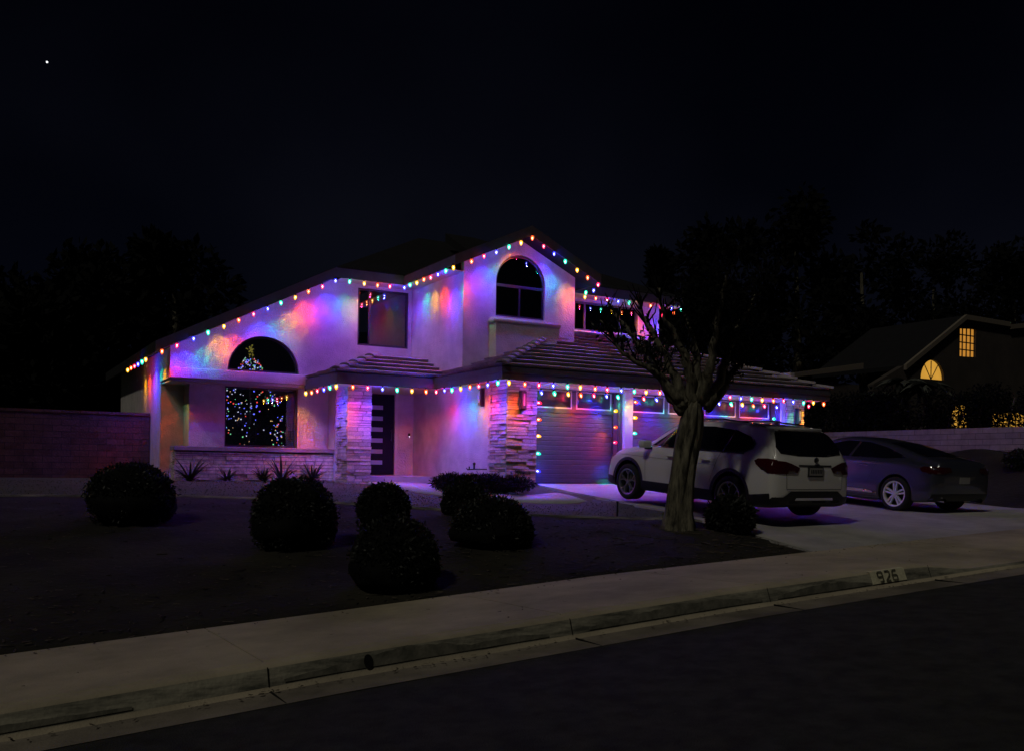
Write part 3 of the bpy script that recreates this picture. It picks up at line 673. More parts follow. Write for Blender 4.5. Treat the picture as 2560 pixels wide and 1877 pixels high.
def glow_data(k, variant, kind):
    """the light that leaves one faceted bulb: an even glow plus a streaked lobe thrown back and down"""
    l = bpy.data.lights.new('glow_'+k, 'POINT'); l.shadow_soft_size = 0.006; l.color = (1, 1, 1)
    l.energy = BASE[k]*0.40 if kind == 'soft' else 1.0
    l.use_nodes = True; t = l.node_tree; e = t.nodes['Emission']; e.inputs[0].default_value = (*HUE[k], 1)
    if kind == 'soft': return l
    tc = t.nodes.new('ShaderNodeTexCoord')
    vn = t.nodes.new('ShaderNodeVectorMath'); vn.operation = 'NORMALIZE'; t.links.new(tc.outputs['Normal'], vn.inputs[0])
    dt = t.nodes.new('ShaderNodeVectorMath'); dt.operation = 'DOT_PRODUCT'; dt.inputs[1].default_value = Vector((0.10, 0.84, -0.66)).normalized()*LS
    t.links.new(vn.outputs[0], dt.inputs[0])
    r1 = t.nodes.new('ShaderNodeMapRange'); r1.interpolation_type = 'SMOOTHSTEP'
    r1.inputs[1].default_value = 0.86; r1.inputs[2].default_value = 0.992; r1.inputs[3].default_value = 0.0; r1.inputs[4].default_value = 1.0
    m2 = t.nodes.new('ShaderNodeMapping'); m2.inputs['Location'].default_value = (variant*3.1, variant*1.7, 0.4); m2.inputs['Scale'].default_value = (10.0, 5.0, 6.5); m2.inputs['Rotation'].default_value = (0.3, 0.5, 0.6)
    n2 = t.nodes.new('ShaderNodeTexNoise'); n2.inputs['Scale'].default_value = 1.5; n2.inputs['Detail'].default_value = 4; n2.inputs['Distortion'].default_value = 1.8
    r2 = t.nodes.new('ShaderNodeMapRange'); r2.inputs[1].default_value = 0.44; r2.inputs[2].default_value = 0.68; lb = LOBE[k]*(0.9 if kind == 'door' else 1); r2.inputs[3].default_value = 0.03*lb; r2.inputs[4].default_value = lb
    mu = t.nodes.new('ShaderNodeMath'); mu.operation = 'MULTIPLY_ADD'; mu.inputs[2].default_value = BASE[k]*{'door': 0.35, 'lobe': 1, 'low': 1.7}[kind]
    t.links.new(dt.outputs['Value'], r1.inputs[0]); t.links.new(vn.outputs[0], m2.inputs[0]); t.links.new(m2.outputs[0], n2.inputs['Vector']); t.links.new(n2.outputs[0], r2.inputs[0])
    dn_ = t.nodes.new('ShaderNodeVectorMath'); dn_.operation = 'DOT_PRODUCT'; dn_.inputs[1].default_value = (0, 0, -1); t.links.new(vn.outputs[0], dn_.inputs[0])
    rb = t.nodes.new('ShaderNodeMapRange'); bb = mu.inputs[2].default_value; rb.inputs[1].default_value = 0.25; rb.inputs[2].default_value = 0.98; rb.inputs[3].default_value = 0.24*bb; rb.inputs[4].default_value = 2.3*bb
    t.links.new(dn_.outputs['Value'], rb.inputs[0]); t.links.new(rb.outputs[0], mu.inputs[2])
    t.links.new(r1.outputs[0], mu.inputs[0]); t.links.new(r2.outputs[0], mu.inputs[1]); t.links.new(mu.outputs[0], e.inputs[1])
    return l
LS = 1.0
for k in HUE:
    for variant in range(3): LD[k, variant] = glow_data(k, variant, 'lobe')
    LD[k, 'soft'] = glow_data(k, 0, 'soft'); LD[k, 'door'] = glow_data(k, 1, 'door')
    for variant in range(3): LD[k, variant+3] = glow_data(k, variant, 'low')
CYC = 'YRKBG'
nb = [0]
def bulb(parent, p, k, d=(0, 0, -1), scale=1.0, light=True, face=0.0):
    o = bpy.data.objects.new('bulb', BULBME[k]); COL.objects.link(o); o.parent = parent; o.location = p
    dd = Vector(d)+Vector((R.uniform(-0.12, 0.12), R.uniform(-0.12, 0.12), R.uniform(-0.1, 0.1)))
    q = (-dd).to_track_quat('Z', 'Y'); o.rotation_euler = q.to_euler(); o.scale = (scale*R.uniform(1.0, 1.14),)*3
    s = bpy.data.objects.new('socket', SOCK); COL.objects.link(s); s.parent = o
    if light:
        g = bpy.data.objects.new('glow', LD[k, 'soft' if face is None else ('door' if abs(face) > 5 else nb[0]*7 % 3+(3 if p[2] < 2.5 else 0))]); COL.objects.link(g); g.parent = parent; g.location = Vector(p)+Vector(d)*0.085
        g.rotation_euler = (R.uniform(-0.16, 0.10), R.uniform(-0.2, 0.2), ((face or 0) if abs(face or 0) < 5 else face-math.copysign(10, face))+R.uniform(-0.3, 0.3))
    nb[0] += 1
def strand(name, label, runs, first, faces=None):
    s = empty(name, (0, 0, 0), label=label, category='string lights', group='strings of coloured bulbs on the house')
    i = CYC.index(first); wp = []
    for ri, (a, b, n, dirn) in enumerate(runs):          # n bulbs from a (inclusive) to b (inclusive)
        a, b = Vector(a), Vector(b)
        for k in range(n):
            p = a+(b-a)*(k/max(1, n-1)); p = p+(b-a).normalized()*R.uniform(-0.022, 0.022)+Vector((0, 0, R.uniform(-0.012, 0.008))); bulb(s, p, CYC[i % 5], dirn, face=(faces[ri] if faces else None)); i += 1
            wp.append(p-Vector(dirn)*0.075)
    bm = BM(); pts = []
    for a, b in zip(wp, wp[1:]):
        pts += [a, (a+b)/2-Vector((0, 0, 0.012))]
    pts.append(wp[-1]); tube(bm, pts, 0.006, 5); obj('wire', bm, 'black', s)
    return s
D = (0, 0, -1)
def rk(x): return 2.78+0.513*(x-3.45)
strand('roofline_lights', 'long string of coloured bulbs along the upper roof edge and gable', [
    ((3.42, 26.2, 2.76), (3.42, 23.2, 2.76), 6, D),
    ((3.57, 22.02, rk(3.57)), (7.63, 22.02, rk(7.55)), 13, D),
    ((7.98, 22.0, 4.90), (9.42, 22.0, 4.90), 5, D),
    ((9.42, 21.6, 4.90), (9.42, 19.12, 4.90), 7, D),
    ((9.82, 19.04, 5.08), (11.47, 19.04, 5.84), 6, D),
    ((11.77, 19.04, 5.70), (13.42, 19.04, 4.93), 6, D),
    ((13.52, 19.4, 4.87), (13.52, 19.75, 4.86), 2, D),
    ((13.95, 20.42, 4.89), (13.95, 20.42, 4.89), 1, D),
    ((14.32, 20.42, 4.89), (17.25, 20.42, 4.89), 9, D),
    ((17.47, 20.5, 4.88), (17.47, 21.5, 4.88), 3, D)], 'Y', [-PI/2, 0, 0, -PI/2, 0, 0, 0, 0, 0, PI/2])
strand('eave_lights', 'string of coloured bulbs under the porch and garage eaves', [
    ((7.03, 22.40, 2.10), (7.03, 20.18, 2.13), 6, D),
    ((7.43, 20.17, 2.13), (9.25, 20.17, 2.12), 6, D),
    ((9.44, 20.0, 2.12), (9.44, 17.0, 2.12), 8, D),
    ((9.63, 16.84, 2.12), (19.03, 16.84, 2.12), 27, D),
    ((19.32, 17.6, 2.10), (19.32, 18.6, 2.10), 2, D)], 'Y', [0, 0, -PI/2, 0, PI/2])
strand('single_door_lights', 'string of coloured bulbs framing the narrow garage door left of the white post', [
    ((10.76, 17.50, 0.30), (10.76, 17.50, 1.80), 5, (0.9, -0.2, -0.2)),
    ((10.80, 17.44, 2.02), (12.88, 17.44, 2.02), 7, (0, -0.4, -0.9)),
    ((12.88, 17.50, 1.69), (12.88, 17.50, 0.20), 5, (-0.9, -0.3, 0))], 'B', [None, 10.0, 10.7])
strand('double_door_lights', 'string of coloured bulbs framing the wide garage door behind the parked cars', [
    ((13.42, 17.50, 0.06), (13.42, 17.50, 1.58), 5, (0.9, -0.2, -0.2)),
    ((13.42, 17.48, 1.92), (13.42, 17.48, 1.92), 1, (0.9, -0.2, -0.2)),
    ((13.62, 17.44, 2.02), (17.95, 17.44, 2.02), 12, (0, -0.4, -0.9)),
    ((17.95, 17.50, 1.69), (17.95, 17.50, 0.20), 5, (-0.9, -0.3, 0))], 'R', [None, None, 10.0, 10.7])

# Christmas tree in the room
xt = empty('christmas_tree', (0, 0, 0), label='tall Christmas tree with tiny coloured lights and yellow bow inside the window', category='Christmas tree')
tcx, tcy = 6.12, 24.2
def tree_r(z): return interp(z, [(0.3, 0.95), (1.5, 0.86), (2.2, 0.72), (2.6, 0.45), (3.05, 0.16), (3.3, 0.02)])
bm = BM()
for k in range(5200):
    h = R.random()**1.1; z = 0.35+2.9*h; r = tree_r(z)*math.sqrt(R.uniform(0.15, 1)); a = R.uniform(0, 2*PI)
    p = Vector((tcx+r*math.cos(a), tcy+r*math.sin(a)*0.7, z)); d = Vector((math.cos(a), math.sin(a), R.uniform(-0.5, 0.1)))*0.07; s = Vector((-math.sin(a), math.cos(a), R.uniform(-1, 1)))*0.018
    bm.faces.new([bm.verts.new(p+q) for q in (-s, s, d)])
obj('branches', bm, 'fir', xt, kind='stuff')
bm = BM(); tube(bm, [(tcx, tcy, 0.3), (tcx, tcy, 3.2)], 0.03, 6); obj('trunk', bm, 'bark', xt)
for nm, c, n, e in (('blue_lights', (0.14, 0.17, 1), 110, 3.0), ('white_lights', (0.8, 0.85, 1), 85, 1.4), ('red_lights', (1, 0.08, 0.06), 42, 2.2), ('green_lights', (0.25, 0.9, 0.4), 64, 1.5), ('amber_lights', (1, 0.6, 0.25), 50, 1.6)):
    bm = BM()
    for k in range(n):
        h = R.random() if R.random() < 0.75 else R.uniform(0.72, 1.0); z = 0.7+2.35*h; r = tree_r(z)*R.uniform(0.7, 1.0); a = R.uniform(PI*1.0, PI*2.0)
        bmesh.ops.create_icosphere(bm, subdivisions=1, radius=R.uniform(0.009, 0.022), matrix=Matrix.Translation((tcx+r*math.cos(a), tcy+r*math.sin(a)*0.7-0.02, z)))
    m = mat('tree_'+nm, (0, 0, 0), 1, emis=c, es=e); m.cycles.emission_sampling = 'NONE'
    obj(nm, bm, m, xt, kind='stuff')
bm = BM()
for k in range(26):
    p = Vector((tcx-0.02+R.uniform(-0.06, 0.06), tcy-0.02, 2.98+R.uniform(0, 0.36))); a = R.uniform(0, 6.28); d = Vector((math.cos(a), 0.2, math.sin(a)))*0.07; s = Vector((-math.sin(a), 0, math.cos(a)))*0.012
    bm.faces.new([bm.verts.new(p+q) for q in (-s, s, d+s, d-s)])
for k in range(7): bmesh.ops.create_icosphere(bm, subdivisions=1, radius=0.025, matrix=Matrix.Translation((tcx-0.02+R.uniform(-0.07, 0.07), tcy-0.08, 3.1+R.uniform(0, 0.3))))
m = mat('bow', (0.5, 0.4, 0.05), 0.5, emis=(0.70, 0.60, 0.10), es=0.40); m.cycles.emission_sampling = 'NONE'; obj('bow', bm, m, xt)
l = bpy.data.lights.new('tree_glow', 'POINT'); l.energy = 1.2; l.color = (0.35, 0.35, 1); l.shadow_soft_size = 0.3; g = bpy.data.objects.new('tree_glow', l); COL.objects.link(g); g.parent = xt; g.location = (5.8, 23.55, 1.5)

# ------------------------------------------------------------------ boundary walls
def block_wall(name, label, cat, origin, along, n, rows, L, Hh, th, mm, core, cap=None, zf=None):
    t = empty(name, (0, 0, 0), label=label, category=cat)
    O, A = Vector(origin), Vector(along); N = Vector((A.y, -A.x, 0))
    if N.dot(Vector((-1, -1, 0))) < 0: N = -N
    def bx(u0, u1, d0, d1, z0, z1, bm):
        c = [O+A*u0+N*d0, O+A*u1+N*d0, O+A*u1+N*d1, O+A*u0+N*d1]
        lo = [bm.verts.new((p.x, p.y, z0)) for p in c]; hi = [bm.verts.new((p.x, p.y, z1)) for p in c]
        bm.faces.new(lo[::-1]); bm.faces.new(hi)
        for i in range(4): bm.faces.new((lo[i], lo[(i+1) % 4], hi[(i+1) % 4], hi[i]))
        bmesh.ops.recalc_face_normals(bm, faces=bm.faces)
    bm = BM(); bx(0, n*L, -th, -0.012, O.z, O.z+rows*Hh-0.01, bm); obj('mortar_core', bm, core, t)
    bm = BM(); g = 0.006
    base = None
    for j in range(rows):
        off = (j % 2)*L/2
        for i in range(-1, n):
            u0, u1 = max(0, i*L+off), min(n*L, (i+1)*L+off)
            if u1-u0 < 0.05: continue
            bm = BM(); bx(u0+g, u1-g, -0.10, R.uniform(-0.003, 0.004), O.z+j*Hh+g, O.z+(j+1)*Hh-g, bm); obj('block', bm, mm, t)
    if cap:
        for i in range(n):
            bm = BM(); bx(i*L+g, (i+1)*L-g, -th-0.02, 0.025, O.z+rows*Hh, O.z+rows*Hh+cap, bm); obj('cap_block', bm, mm, t)
    return t
block_wall('block_wall', 'pale slump block wall with hedge above it, right of the driveway', 'wall', (22.9, 9.0, 0.66), (0, 1, 0), 30, 6, 0.41, 0.152, 0.18, 'block', 'mortar')
block_wall('brick_wall', 'low reddish brick garden wall joining the left corner of the house', 'wall', (-3.5, 25.24, -0.3), (1, 0, 0), 18, 12, 0.408, 0.152, 0.16, 'brick', 'mortar', 0.07)

# ------------------------------------------------------------------ foliage
def leaf_cloud(name, centers, n, size, m, parent, seed=1, shell=0.55, flat=0.35, droop=0.0, kind='stuff', loc=None, zmin=None):
    g = np.random.default_rng(seed); cs = np.array([c[:3] for c in centers], float); rs = np.array([c[3:6] if len(c) > 4 else (c[3],)*3 for c in centers], float)
    w = (rs[:, 0]*rs[:, 1]*rs[:, 2])**(2/3); idx = g.choice(len(cs), n, p=w/w.sum())
    d = g.normal(size=(n, 3)); d /= np.linalg.norm(d, axis=1)[:, None]
    rad = shell+(1-shell)*g.random(n)**0.6
    p = cs[idx]+d*rs[idx]*rad[:, None]
    t = g.normal(size=(n, 3))+d*1.2; t[:, 2] -= droop; t /= np.linalg.norm(t, axis=1)[:, None]
    s = np.cross(t, g.normal(size=(n, 3))); s /= np.linalg.norm(s, axis=1)[:, None]
    L = size*(0.6+0.8*g.random(n))[:, None]; Wd = L*flat
    v = np.stack([p, p+t*L*0.5+s*Wd*0.5, p+t*L, p+t*L*0.5-s*Wd*0.5], 1).reshape(-1, 3)
    if zmin is not None: v[:, 2] = np.maximum(v[:, 2], zmin)
    me = bpy.data.meshes.new(name); me.vertices.add(n*4); me.vertices.foreach_set('co', v.ravel())
    me.loops.add(n*4); me.loops.foreach_set('vertex_index', np.arange(n*4)); me.polygons.add(n)
    me.polygons.foreach_set('loop_start', np.arange(0, n*4, 4)); me.update(calc_edges=True)
    o = obj_me(name, me, m, parent); 
    if kind: o['kind'] = kind
    return o
def bush(x, y, zc, rx, rz, label, seed, n=9000, size=0.045, m='leaf', group='clipped round shrubs on the front bank'):
    gz = ground_z(x, y); b = empty('round_shrub', (x, y, gz), label=label, category='shrub', group=group)
    zc = zc-gz
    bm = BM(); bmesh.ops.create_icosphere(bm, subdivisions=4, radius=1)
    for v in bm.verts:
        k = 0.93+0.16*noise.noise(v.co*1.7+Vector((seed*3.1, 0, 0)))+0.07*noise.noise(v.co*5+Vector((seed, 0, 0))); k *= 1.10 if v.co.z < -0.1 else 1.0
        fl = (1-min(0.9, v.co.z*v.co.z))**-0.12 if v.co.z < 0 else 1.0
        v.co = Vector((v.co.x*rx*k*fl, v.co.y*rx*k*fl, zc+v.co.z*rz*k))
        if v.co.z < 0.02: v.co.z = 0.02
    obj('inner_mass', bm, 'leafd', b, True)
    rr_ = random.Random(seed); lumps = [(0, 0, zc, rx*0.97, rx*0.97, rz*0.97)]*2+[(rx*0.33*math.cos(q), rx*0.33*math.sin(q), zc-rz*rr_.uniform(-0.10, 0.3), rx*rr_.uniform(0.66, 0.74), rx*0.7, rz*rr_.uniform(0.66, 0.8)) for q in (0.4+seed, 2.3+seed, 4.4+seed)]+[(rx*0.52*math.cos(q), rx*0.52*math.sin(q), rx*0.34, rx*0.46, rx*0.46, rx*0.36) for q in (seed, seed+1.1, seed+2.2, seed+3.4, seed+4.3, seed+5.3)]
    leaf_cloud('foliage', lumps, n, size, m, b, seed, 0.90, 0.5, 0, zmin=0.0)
    leaf_cloud('stray_twigs', [(0, 0, zc, rx*1.06, rx*1.06, rz*1.06)], 260, size*1.2, m, b, seed+50, 0.97, 0.3, 0, zmin=0.0)
    bm = BM()
    for k in range(5):
        a = k*1.3+seed; tube(bm, [(0.03*math.cos(a), 0.03*math.sin(a), -0.05), (0.14*math.cos(a), 0.14*math.sin(a), 0.3)], 0.018, 6)
    obj('stem', bm, 'bark', b)
bush(1.96, 14.45, -0.10, 0.61, 0.46, 'large dark round shrub farthest left, in front of the low garden wall', 1)
bush(3.57, 11.79, -0.28, 0.54, 0.49, 'large round shrub in front of the stone base below the window', 2)
bush(4.97, 12.2, -0.22, 0.37, 0.34, 'small round shrub in front of the dark front door step', 3, 6500)
bush(6.67, 13.0, -0.17, 0.36, 0.33, 'small round shrub half hidden behind the wide flat topped one', 4, 6500)
bush(5.84, 10.6, -0.41, 0.52, 0.40, 'wide flat topped shrub below the stone pillar beside the garage', 5)
bush(3.95, 9.35, -0.63, 0.47, 0.46, 'round shrub nearest the sidewalk with pale leaf tips', 6, 10000)
bush(9.60, 10.2, -0.30, 0.33, 0.27, 'scraggly low shrub between tree trunk and driveway', 7, 4200, 0.075, group='low plants by the tree')
# ground cover bed in front of garage pillar
gc = empty('juniper_bed', (9.6, 17.0, -0.05), label='low spreading juniper bed in front of the garage stone pillar', category='ground cover', kind='stuff')
cs = [(R.uniform(-1.15, 0.35), R.uniform(-0.75, 1.1), 0.06, 0.40, 0.40, R.uniform(0.10, 0.22)) for k in range(26)]+[(0.55, 0.1, 0.05, 0.25, 0.2, 0.15), (0.35, 0.0, 0.1, 0.2, 0.2, 0.24)]
leaf_cloud('foliage', cs, 26000, 0.06, 'leafd', gc, 21, 0.2, 0.25)
# strap leaved plants along the stone base
def strap_plant(x, y, s, label, seed):
    rr = random.Random(seed); z = ground_z(x, y); p = empty('strap_leaf_plant', (x, y, z), label=label, category='plant', group='strap leaved plants along the stone base')
    for k in range(64):
        a = rr.uniform(0, 2*PI); L = s*rr.uniform(0.9, 1.5); e = rr.uniform(0.15, 1.15); bm = BM(); prev = None
        for i in range(6):
            t = i/5; h = L*t*math.sin(e)-0.45*L*t*t*math.cos(e)*0.9; r = L*t*math.cos(e); w = 0.036*(1-t)**0.7+0.001
            c = Vector((r*math.cos(a), r*math.sin(a), max(0.0, h))); sd_ = Vector((-math.sin(a), math.cos(a), 0))*w
            q = (bm.verts.new(c+sd_), bm.verts.new(c-sd_))
            if prev: bm.faces.new((prev[0], prev[1], q[1], q[0]))
            prev = q
        obj('leaf', bm, 'agave', p)
strap_plant(4.25, 22.1, 0.62, 'large strap leaved plant at the left end of the stone base', 1)
strap_plant(5.10, 22.2, 0.36, 'small strap leaved plant second from the left by the stone base', 2)
strap_plant(5.95, 22.2, 0.42, 'low strap leaved plant at the middle of the stone base', 3)
strap_plant(6.30, 21.9, 0.66, 'tall strap leaved plant behind the large round shrub', 4)
strap_plant(7.15, 22.2, 0.58, 'spiky strap leaved plant next to the entry pillar', 5)
# foliage right of the driveway
hz = empty('hedge', (0, 0, 0), label='tall dark hedge on top of the block wall with light gaps', category='hedge')
cs = []
for k in range(150):
    y = R.uniform(9.5, 22); z = R.uniform(1.5, 2.62)
    px_ = 1280+2320*(0.866*24.0-0.5*y)/(12.0+0.866*y)
    if z < 2.1 and (2490 < px_ < 2640 or 2385 < px_ < 2420) and R.random() < 0.30: continue
    cs.append((24.0+R.uniform(-0.3, 0.4), y, z, 0.42, 0.42, 0.36))
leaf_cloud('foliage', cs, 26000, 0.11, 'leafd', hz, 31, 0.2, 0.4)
bm = BM()
for y in frange(9.5, 22, 0.9): tube(bm, [(24.0, y, 0.9), (24.05, y+0.1, 1.7), (24.0, y-0.1, 2.4)], 0.03, 6)
obj('stem', bm, 'bark', hz)
for k, (x, y, s) in enumerate(((20.9, 11.3, 0.55), (21.6, 13.0, 0.5), (21.0, 14.6, 0.45), (21.9, 10.2, 0.6))):
    b = empty('slope_shrub', (x, y, ground_z(x, y)), label=['low dim shrub on the slope behind the dark car tail', 'dim shrub on the slope below the middle of the block wall', 'small dim shrub on the slope close to the dark car roof', 'bushy dim shrub at the right end of the slope'][k], category='shrub', group='shrubs on the slope below the block wall')
    leaf_cloud('foliage', [(0, 0, 0.2*s, s, s, s*0.5)], 2500, 0.08, 'leaf', b, 40+k, 0.3, 0.4)

# leaf litter, chips and grass
g = np.random.default_rng(5); bm = BM()
for k in range(2600):
    x = R.uniform(-1, 10.2); y = 8.75+R.random()**1.3*(mow(x)-8.9)
    z = ground_z(x, y)+0.006; a = R.uniform(0, PI); L = R.choice((0.012, 0.02, 0.03, 0.05))*R.uniform(0.6, 1.5); w = R.uniform(0.004, 0.01)
    c, s = math.cos(a)*L, math.sin(a)*L; c2, s2 = -math.sin(a)*w, math.cos(a)*w
    bm.faces.new([bm.verts.new((x+q*c+r_*c2, y+q*s+r_*s2, z+R.uniform(0, 0.012))) for q, r_ in ((-1, -1), (1, -1), (1, 1), (-1, 1))])
o = obj('mulch', bm, 'chip'); o['kind'] = 'stuff'; o['label'] = 'scattered wood chips and dry leaves on the bare bank'; o['category'] = 'mulch'
bm = BM()
for k in range(24):
    x = R.uniform(7.2, 9.5); y = R.uniform(9.0, 10.4); z = ground_z(x, y)+0.012; a = R.uniform(0, PI); L = R.uniform(0.08, 0.2)
    tube(bm, [(x-L*math.cos(a), y-L*math.sin(a), z), (x, y, z+0.01), (x+L*math.cos(a), y+L*math.sin(a), z+R.uniform(0, 0.03))], 0.006, 4)
o = obj('fallen_twigs', bm, 'chip'); o['kind'] = 'stuff'; o['label'] = 'dry twigs lying on the bank below the tree'; o['category'] = 'twigs'
nG = 16000; X = g.uniform(-3, 10.6, nG); Y = g.uniform(11.3, 21.8, nG); V = []; 
for x, y in zip(X, Y):
    if y > mow(x)+0.08 and not (x > 7.7 and y > 14.5 and (x-7.7)*0.0+y > 14.4+max(0, 9.8-x)*0.9) and x < left_edge(min(y, 17.9))-0.05:
        z = ground_z(x, y, False); a = g.uniform(0, 6.28); c, s = math.cos(a)*0.006, math.sin(a)*0.006; h = g.uniform(0.01, 0.025)
        V += [(x-c, y-s, z), (x+c, y+s, z), (x+g.uniform(-0.02, 0.02), y+g.uniform(-0.02, 0.02), z+h)]
me = bpy.data.meshes.new('grass'); me.from_pydata(V, [], [(i, i+1, i+2) for i in range(0, len(V), 3)])
obj_me('grass', me, 'blade', kind='stuff', label='short dull grass of the front lawn strip', category='grass')
bm = BM()
for k in range(380):
    x = R.uniform(-2, 12); gut = R.random() < 0.6; y = R.uniform(6.28, 6.42) if gut else R.choice((R.uniform(8.2, 8.54), R.uniform(6.7, 8.5), R.uniform(8.4, 8.55)))
    t_ = (y-6.64)/1.92; z = street(x)+0.004 if gut else (street(x)+kerb_h(x)+0.016)*(1-t_)+swz(x)*t_+0.003
    a = R.uniform(0, PI); L = R.uniform(0.006, 0.022); w = R.uniform(0.003, 0.009); c, s_ = math.cos(a)*L, math.sin(a)*L; c2, s2 = -math.sin(a)*w, math.cos(a)*w
    bm.faces.new([bm.verts.new((x+q*c+r_*c2, y+q*s_+r_*s2, z+R.uniform(0, 0.008))) for q, r_ in ((-1, -1), (1, -1), (1, 1), (-1, 1))])
for k in range(420):
    x = R.uniform(-1.5, 11); y = R.uniform(1.5, 6.0); z = street(x)+0.012+0.03*math.sin((6.02-y)/9*PI); q_ = R.uniform(0.003, 0.007)
    bm.faces.new([bm.verts.new((x+q_*a_, y+q_*b_, z)) for a_, b_ in ((-1, -1), (1, -1), (1, 1), (-1, 1))])
o = obj('leaf_litter', bm, 'chip'); o['kind'] = 'stuff'; o['label'] = 'bits of dry leaf litter in the gutter and along the sidewalk'; o['category'] = 'litter'
# stakes and hose bib
for (x, y, h, lb) in ((8.87, 11.98, 0.24, 'thin dark stake in the soil left of the tree trunk'), (4.35, 16.4, 0.17, 'short dark stake in the lawn edge below the window')):
    bm = BM(); z = ground_z(x, y); tube(bm, [(x, y, z-0.05), (x, y, z+h)], 0.014, 8); tube(bm, [(x, y, z+h), (x, y, z+h+0.025)], 0.02, 8); o = obj('garden_stake', bm, 'black'); o['label'] = lb; o['category'] = 'stake'; o['group'] = 'garden stakes'
bm = BM(); tube(bm, [(9.94, 18.35, 0.30), (9.65, 18.35, 0.30), (9.45, 18.35, 0.29), (9.43, 18.35, 0.33)], 0.013, 8); tube(bm, [(9.62, 18.35, 0.30), (9.62, 18.35, 0.44)], 0.022, 8)
bmesh.ops.create_uvsphere(bm, u_segments=8, v_segments=6, radius=0.035, matrix=Matrix.Translation((9.62, 18.35, 0.42))); tube(bm, [(9.50, 18.35, 0.30), (9.50, 18.35, 0.36)], 0.016, 6)
o = obj('garden_tap', bm, 'black'); o['label'] = 'dark pipe tap sticking out of the garage side wall above the juniper bed'; o['category'] = 'tap'

# ------------------------------------------------------------------ street tree
TB = Vector((8.93, 10.55, 0)); tree = empty('tree', (TB.x, TB.y, -0.55), label='stout pollarded tree standing in front of the white car', category='tree')
def tp(px, py, c=0.0):           # position in the tree's own plane: across, up, and depth c
    a = (px-1700-(1169-py)*0.0147)/170.6; return Vector((RT.x*a+F.x*c, RT.y*a+F.y*c, (1169-py)/170.6+0.39+0.55))
bm = BM()
def dense(pts, rad, k=4):
    P_, R_ = [], []
    for i in range(len(pts)-1):
        for j in range(k):
            t = j/k; P_.append(pts[i].lerp(pts[i+1], t)); R_.append(rad[i]+(rad[i+1]-rad[i])*t)
    P_.append(pts[-1]); R_.append(rad[-1]); return P_, R_
tr, rr_ = dense([tp(1693, 1350), tp(1697, 1315), tp(1699, 1280), tp(1705, 1200), tp(1715, 1120), tp(1728, 1060), tp(1733, 1030), tp(1737, 1008), tp(1740, 985)], [0.29, 0.235, 0.19, 0.16, 0.152, 0.152, 0.135, 0.10, 0.02], 6)
tube(bm, tr, rr_, 44, jit=0.42, jf=2.8); obj('trunk', bm, 'bark', tree, True)
limbs = [([(1712, 1015), (1690, 985), (1640, 930), (1570, 893), (1530, 850), (1502, 800)], [0.20, 0.15, 0.095, 0.06, 0.04, 0.02], 0.0),
         ([(1708, 1030), (1670, 965), (1640, 905), (1598, 850), (1570, 800), (1545, 765)], [0.18, 0.14, 0.10, 0.08, 0.06, 0.04], 0.3),
         ([(1720, 1020), (1695, 950), (1665, 880), (1628, 820), (1610, 780), (1604, 752)], [0.18, 0.13, 0.09, 0.065, 0.05, 0.035], 0.15),
         ([(1735, 1010), (1722, 930), (1700, 870), (1655, 800), (1642, 760), (1640, 735)], [0.19, 0.13, 0.09, 0.06, 0.05, 0.035], -0.2),
         ([(1745, 1005), (1745, 920), (1738, 850), (1722, 780), (1712, 720)], [0.19, 0.14, 0.10, 0.07, 0.04], 0.1),
         ([(1755, 1005), (1768, 920), (1775, 850), (1780, 780), (1790, 710)], [0.19, 0.14, 0.10, 0.07, 0.04], -0.35),
         ([(1765, 1015), (1800, 950), (1822, 880), (1852, 810), (1893, 740), (1925, 700)], [0.19, 0.14, 0.10, 0.07, 0.04, 0.025], 0.1),
         ([(1770, 1020), (1815, 970), (1848, 920), (1905, 870), (1950, 845)], [0.16, 0.12, 0.07, 0.045, 0.02], 0.4)]
tips = []
for pts, rad, dep in limbs:
    n = len(pts); P3 = [tp(x, y, dep*(i/(n-1))*2) for i, (x, y) in enumerate(pts)]
    bm = BM(); rad = [rad[0]*0.42]+[q*0.50 for q in rad[1:]]; a, b = dense(P3, rad, 5); a = [a[0]]+[q+Vector((R.uniform(-1,1), R.uniform(-1,1), R.uniform(-1,1)))*0.022 for q in a[1:]]; tube(bm, a, b, 12, jit=0.5); obj('branch', bm, 'bark', tree, True); tips.append((a, b))
bm = BM(); twig_ends = []
for li, (a, b) in enumerate(tips):
    for k in range(26):
        i = R.randrange(len(a)//3, len(a)); p = a[i]; d = Vector((R.uniform(-0.6, 0.6), R.uniform(-0.6, 0.6), R.uniform(0.25, 1.0))).normalized(); L = R.uniform(0.15, 0.5)
        q = p+d*L*0.5+Vector((0, 0, 0.03)); e = q+(d+Vector((R.uniform(-0.4, 0.4), R.uniform(-0.4, 0.4), 0.3))).normalized()*L*0.5
        tube(bm, [p, q, e], [0.016, 0.010, 0.005], 5); twig_ends.append((e, li)); twig_ends.append((q, li))
obj('twigs', bm, 'leafd', tree, kind='stuff')
cs = []
for e, li in twig_ends:
    cs.append((e.x, e.y, e.z, 0.10 if li < 3 else 0.16))
leaf_cloud('foliage', [c for c, t in zip(cs, twig_ends) if t[1] < 3 and c[2] < 3.0], 620, 0.085, 'leaf', tree, 3, 0.1, 0.38)
cs2 = [c for c, t in zip(cs, twig_ends) if t[1] >= 4 and (c[2] < 2.9 or Vector(c[:3]).dot(RT) > 0.10)]
for k in range(46):
    p = tp(R.uniform(1700, 1900), R.uniform(710, 880), R.uniform(-0.4, 0.6)); cs2.append((p.x, p.y, p.z, 0.26))
leaf_cloud('foliage', cs2, 5500, 0.08, 'leafd', tree, 4, 0.1, 0.38)

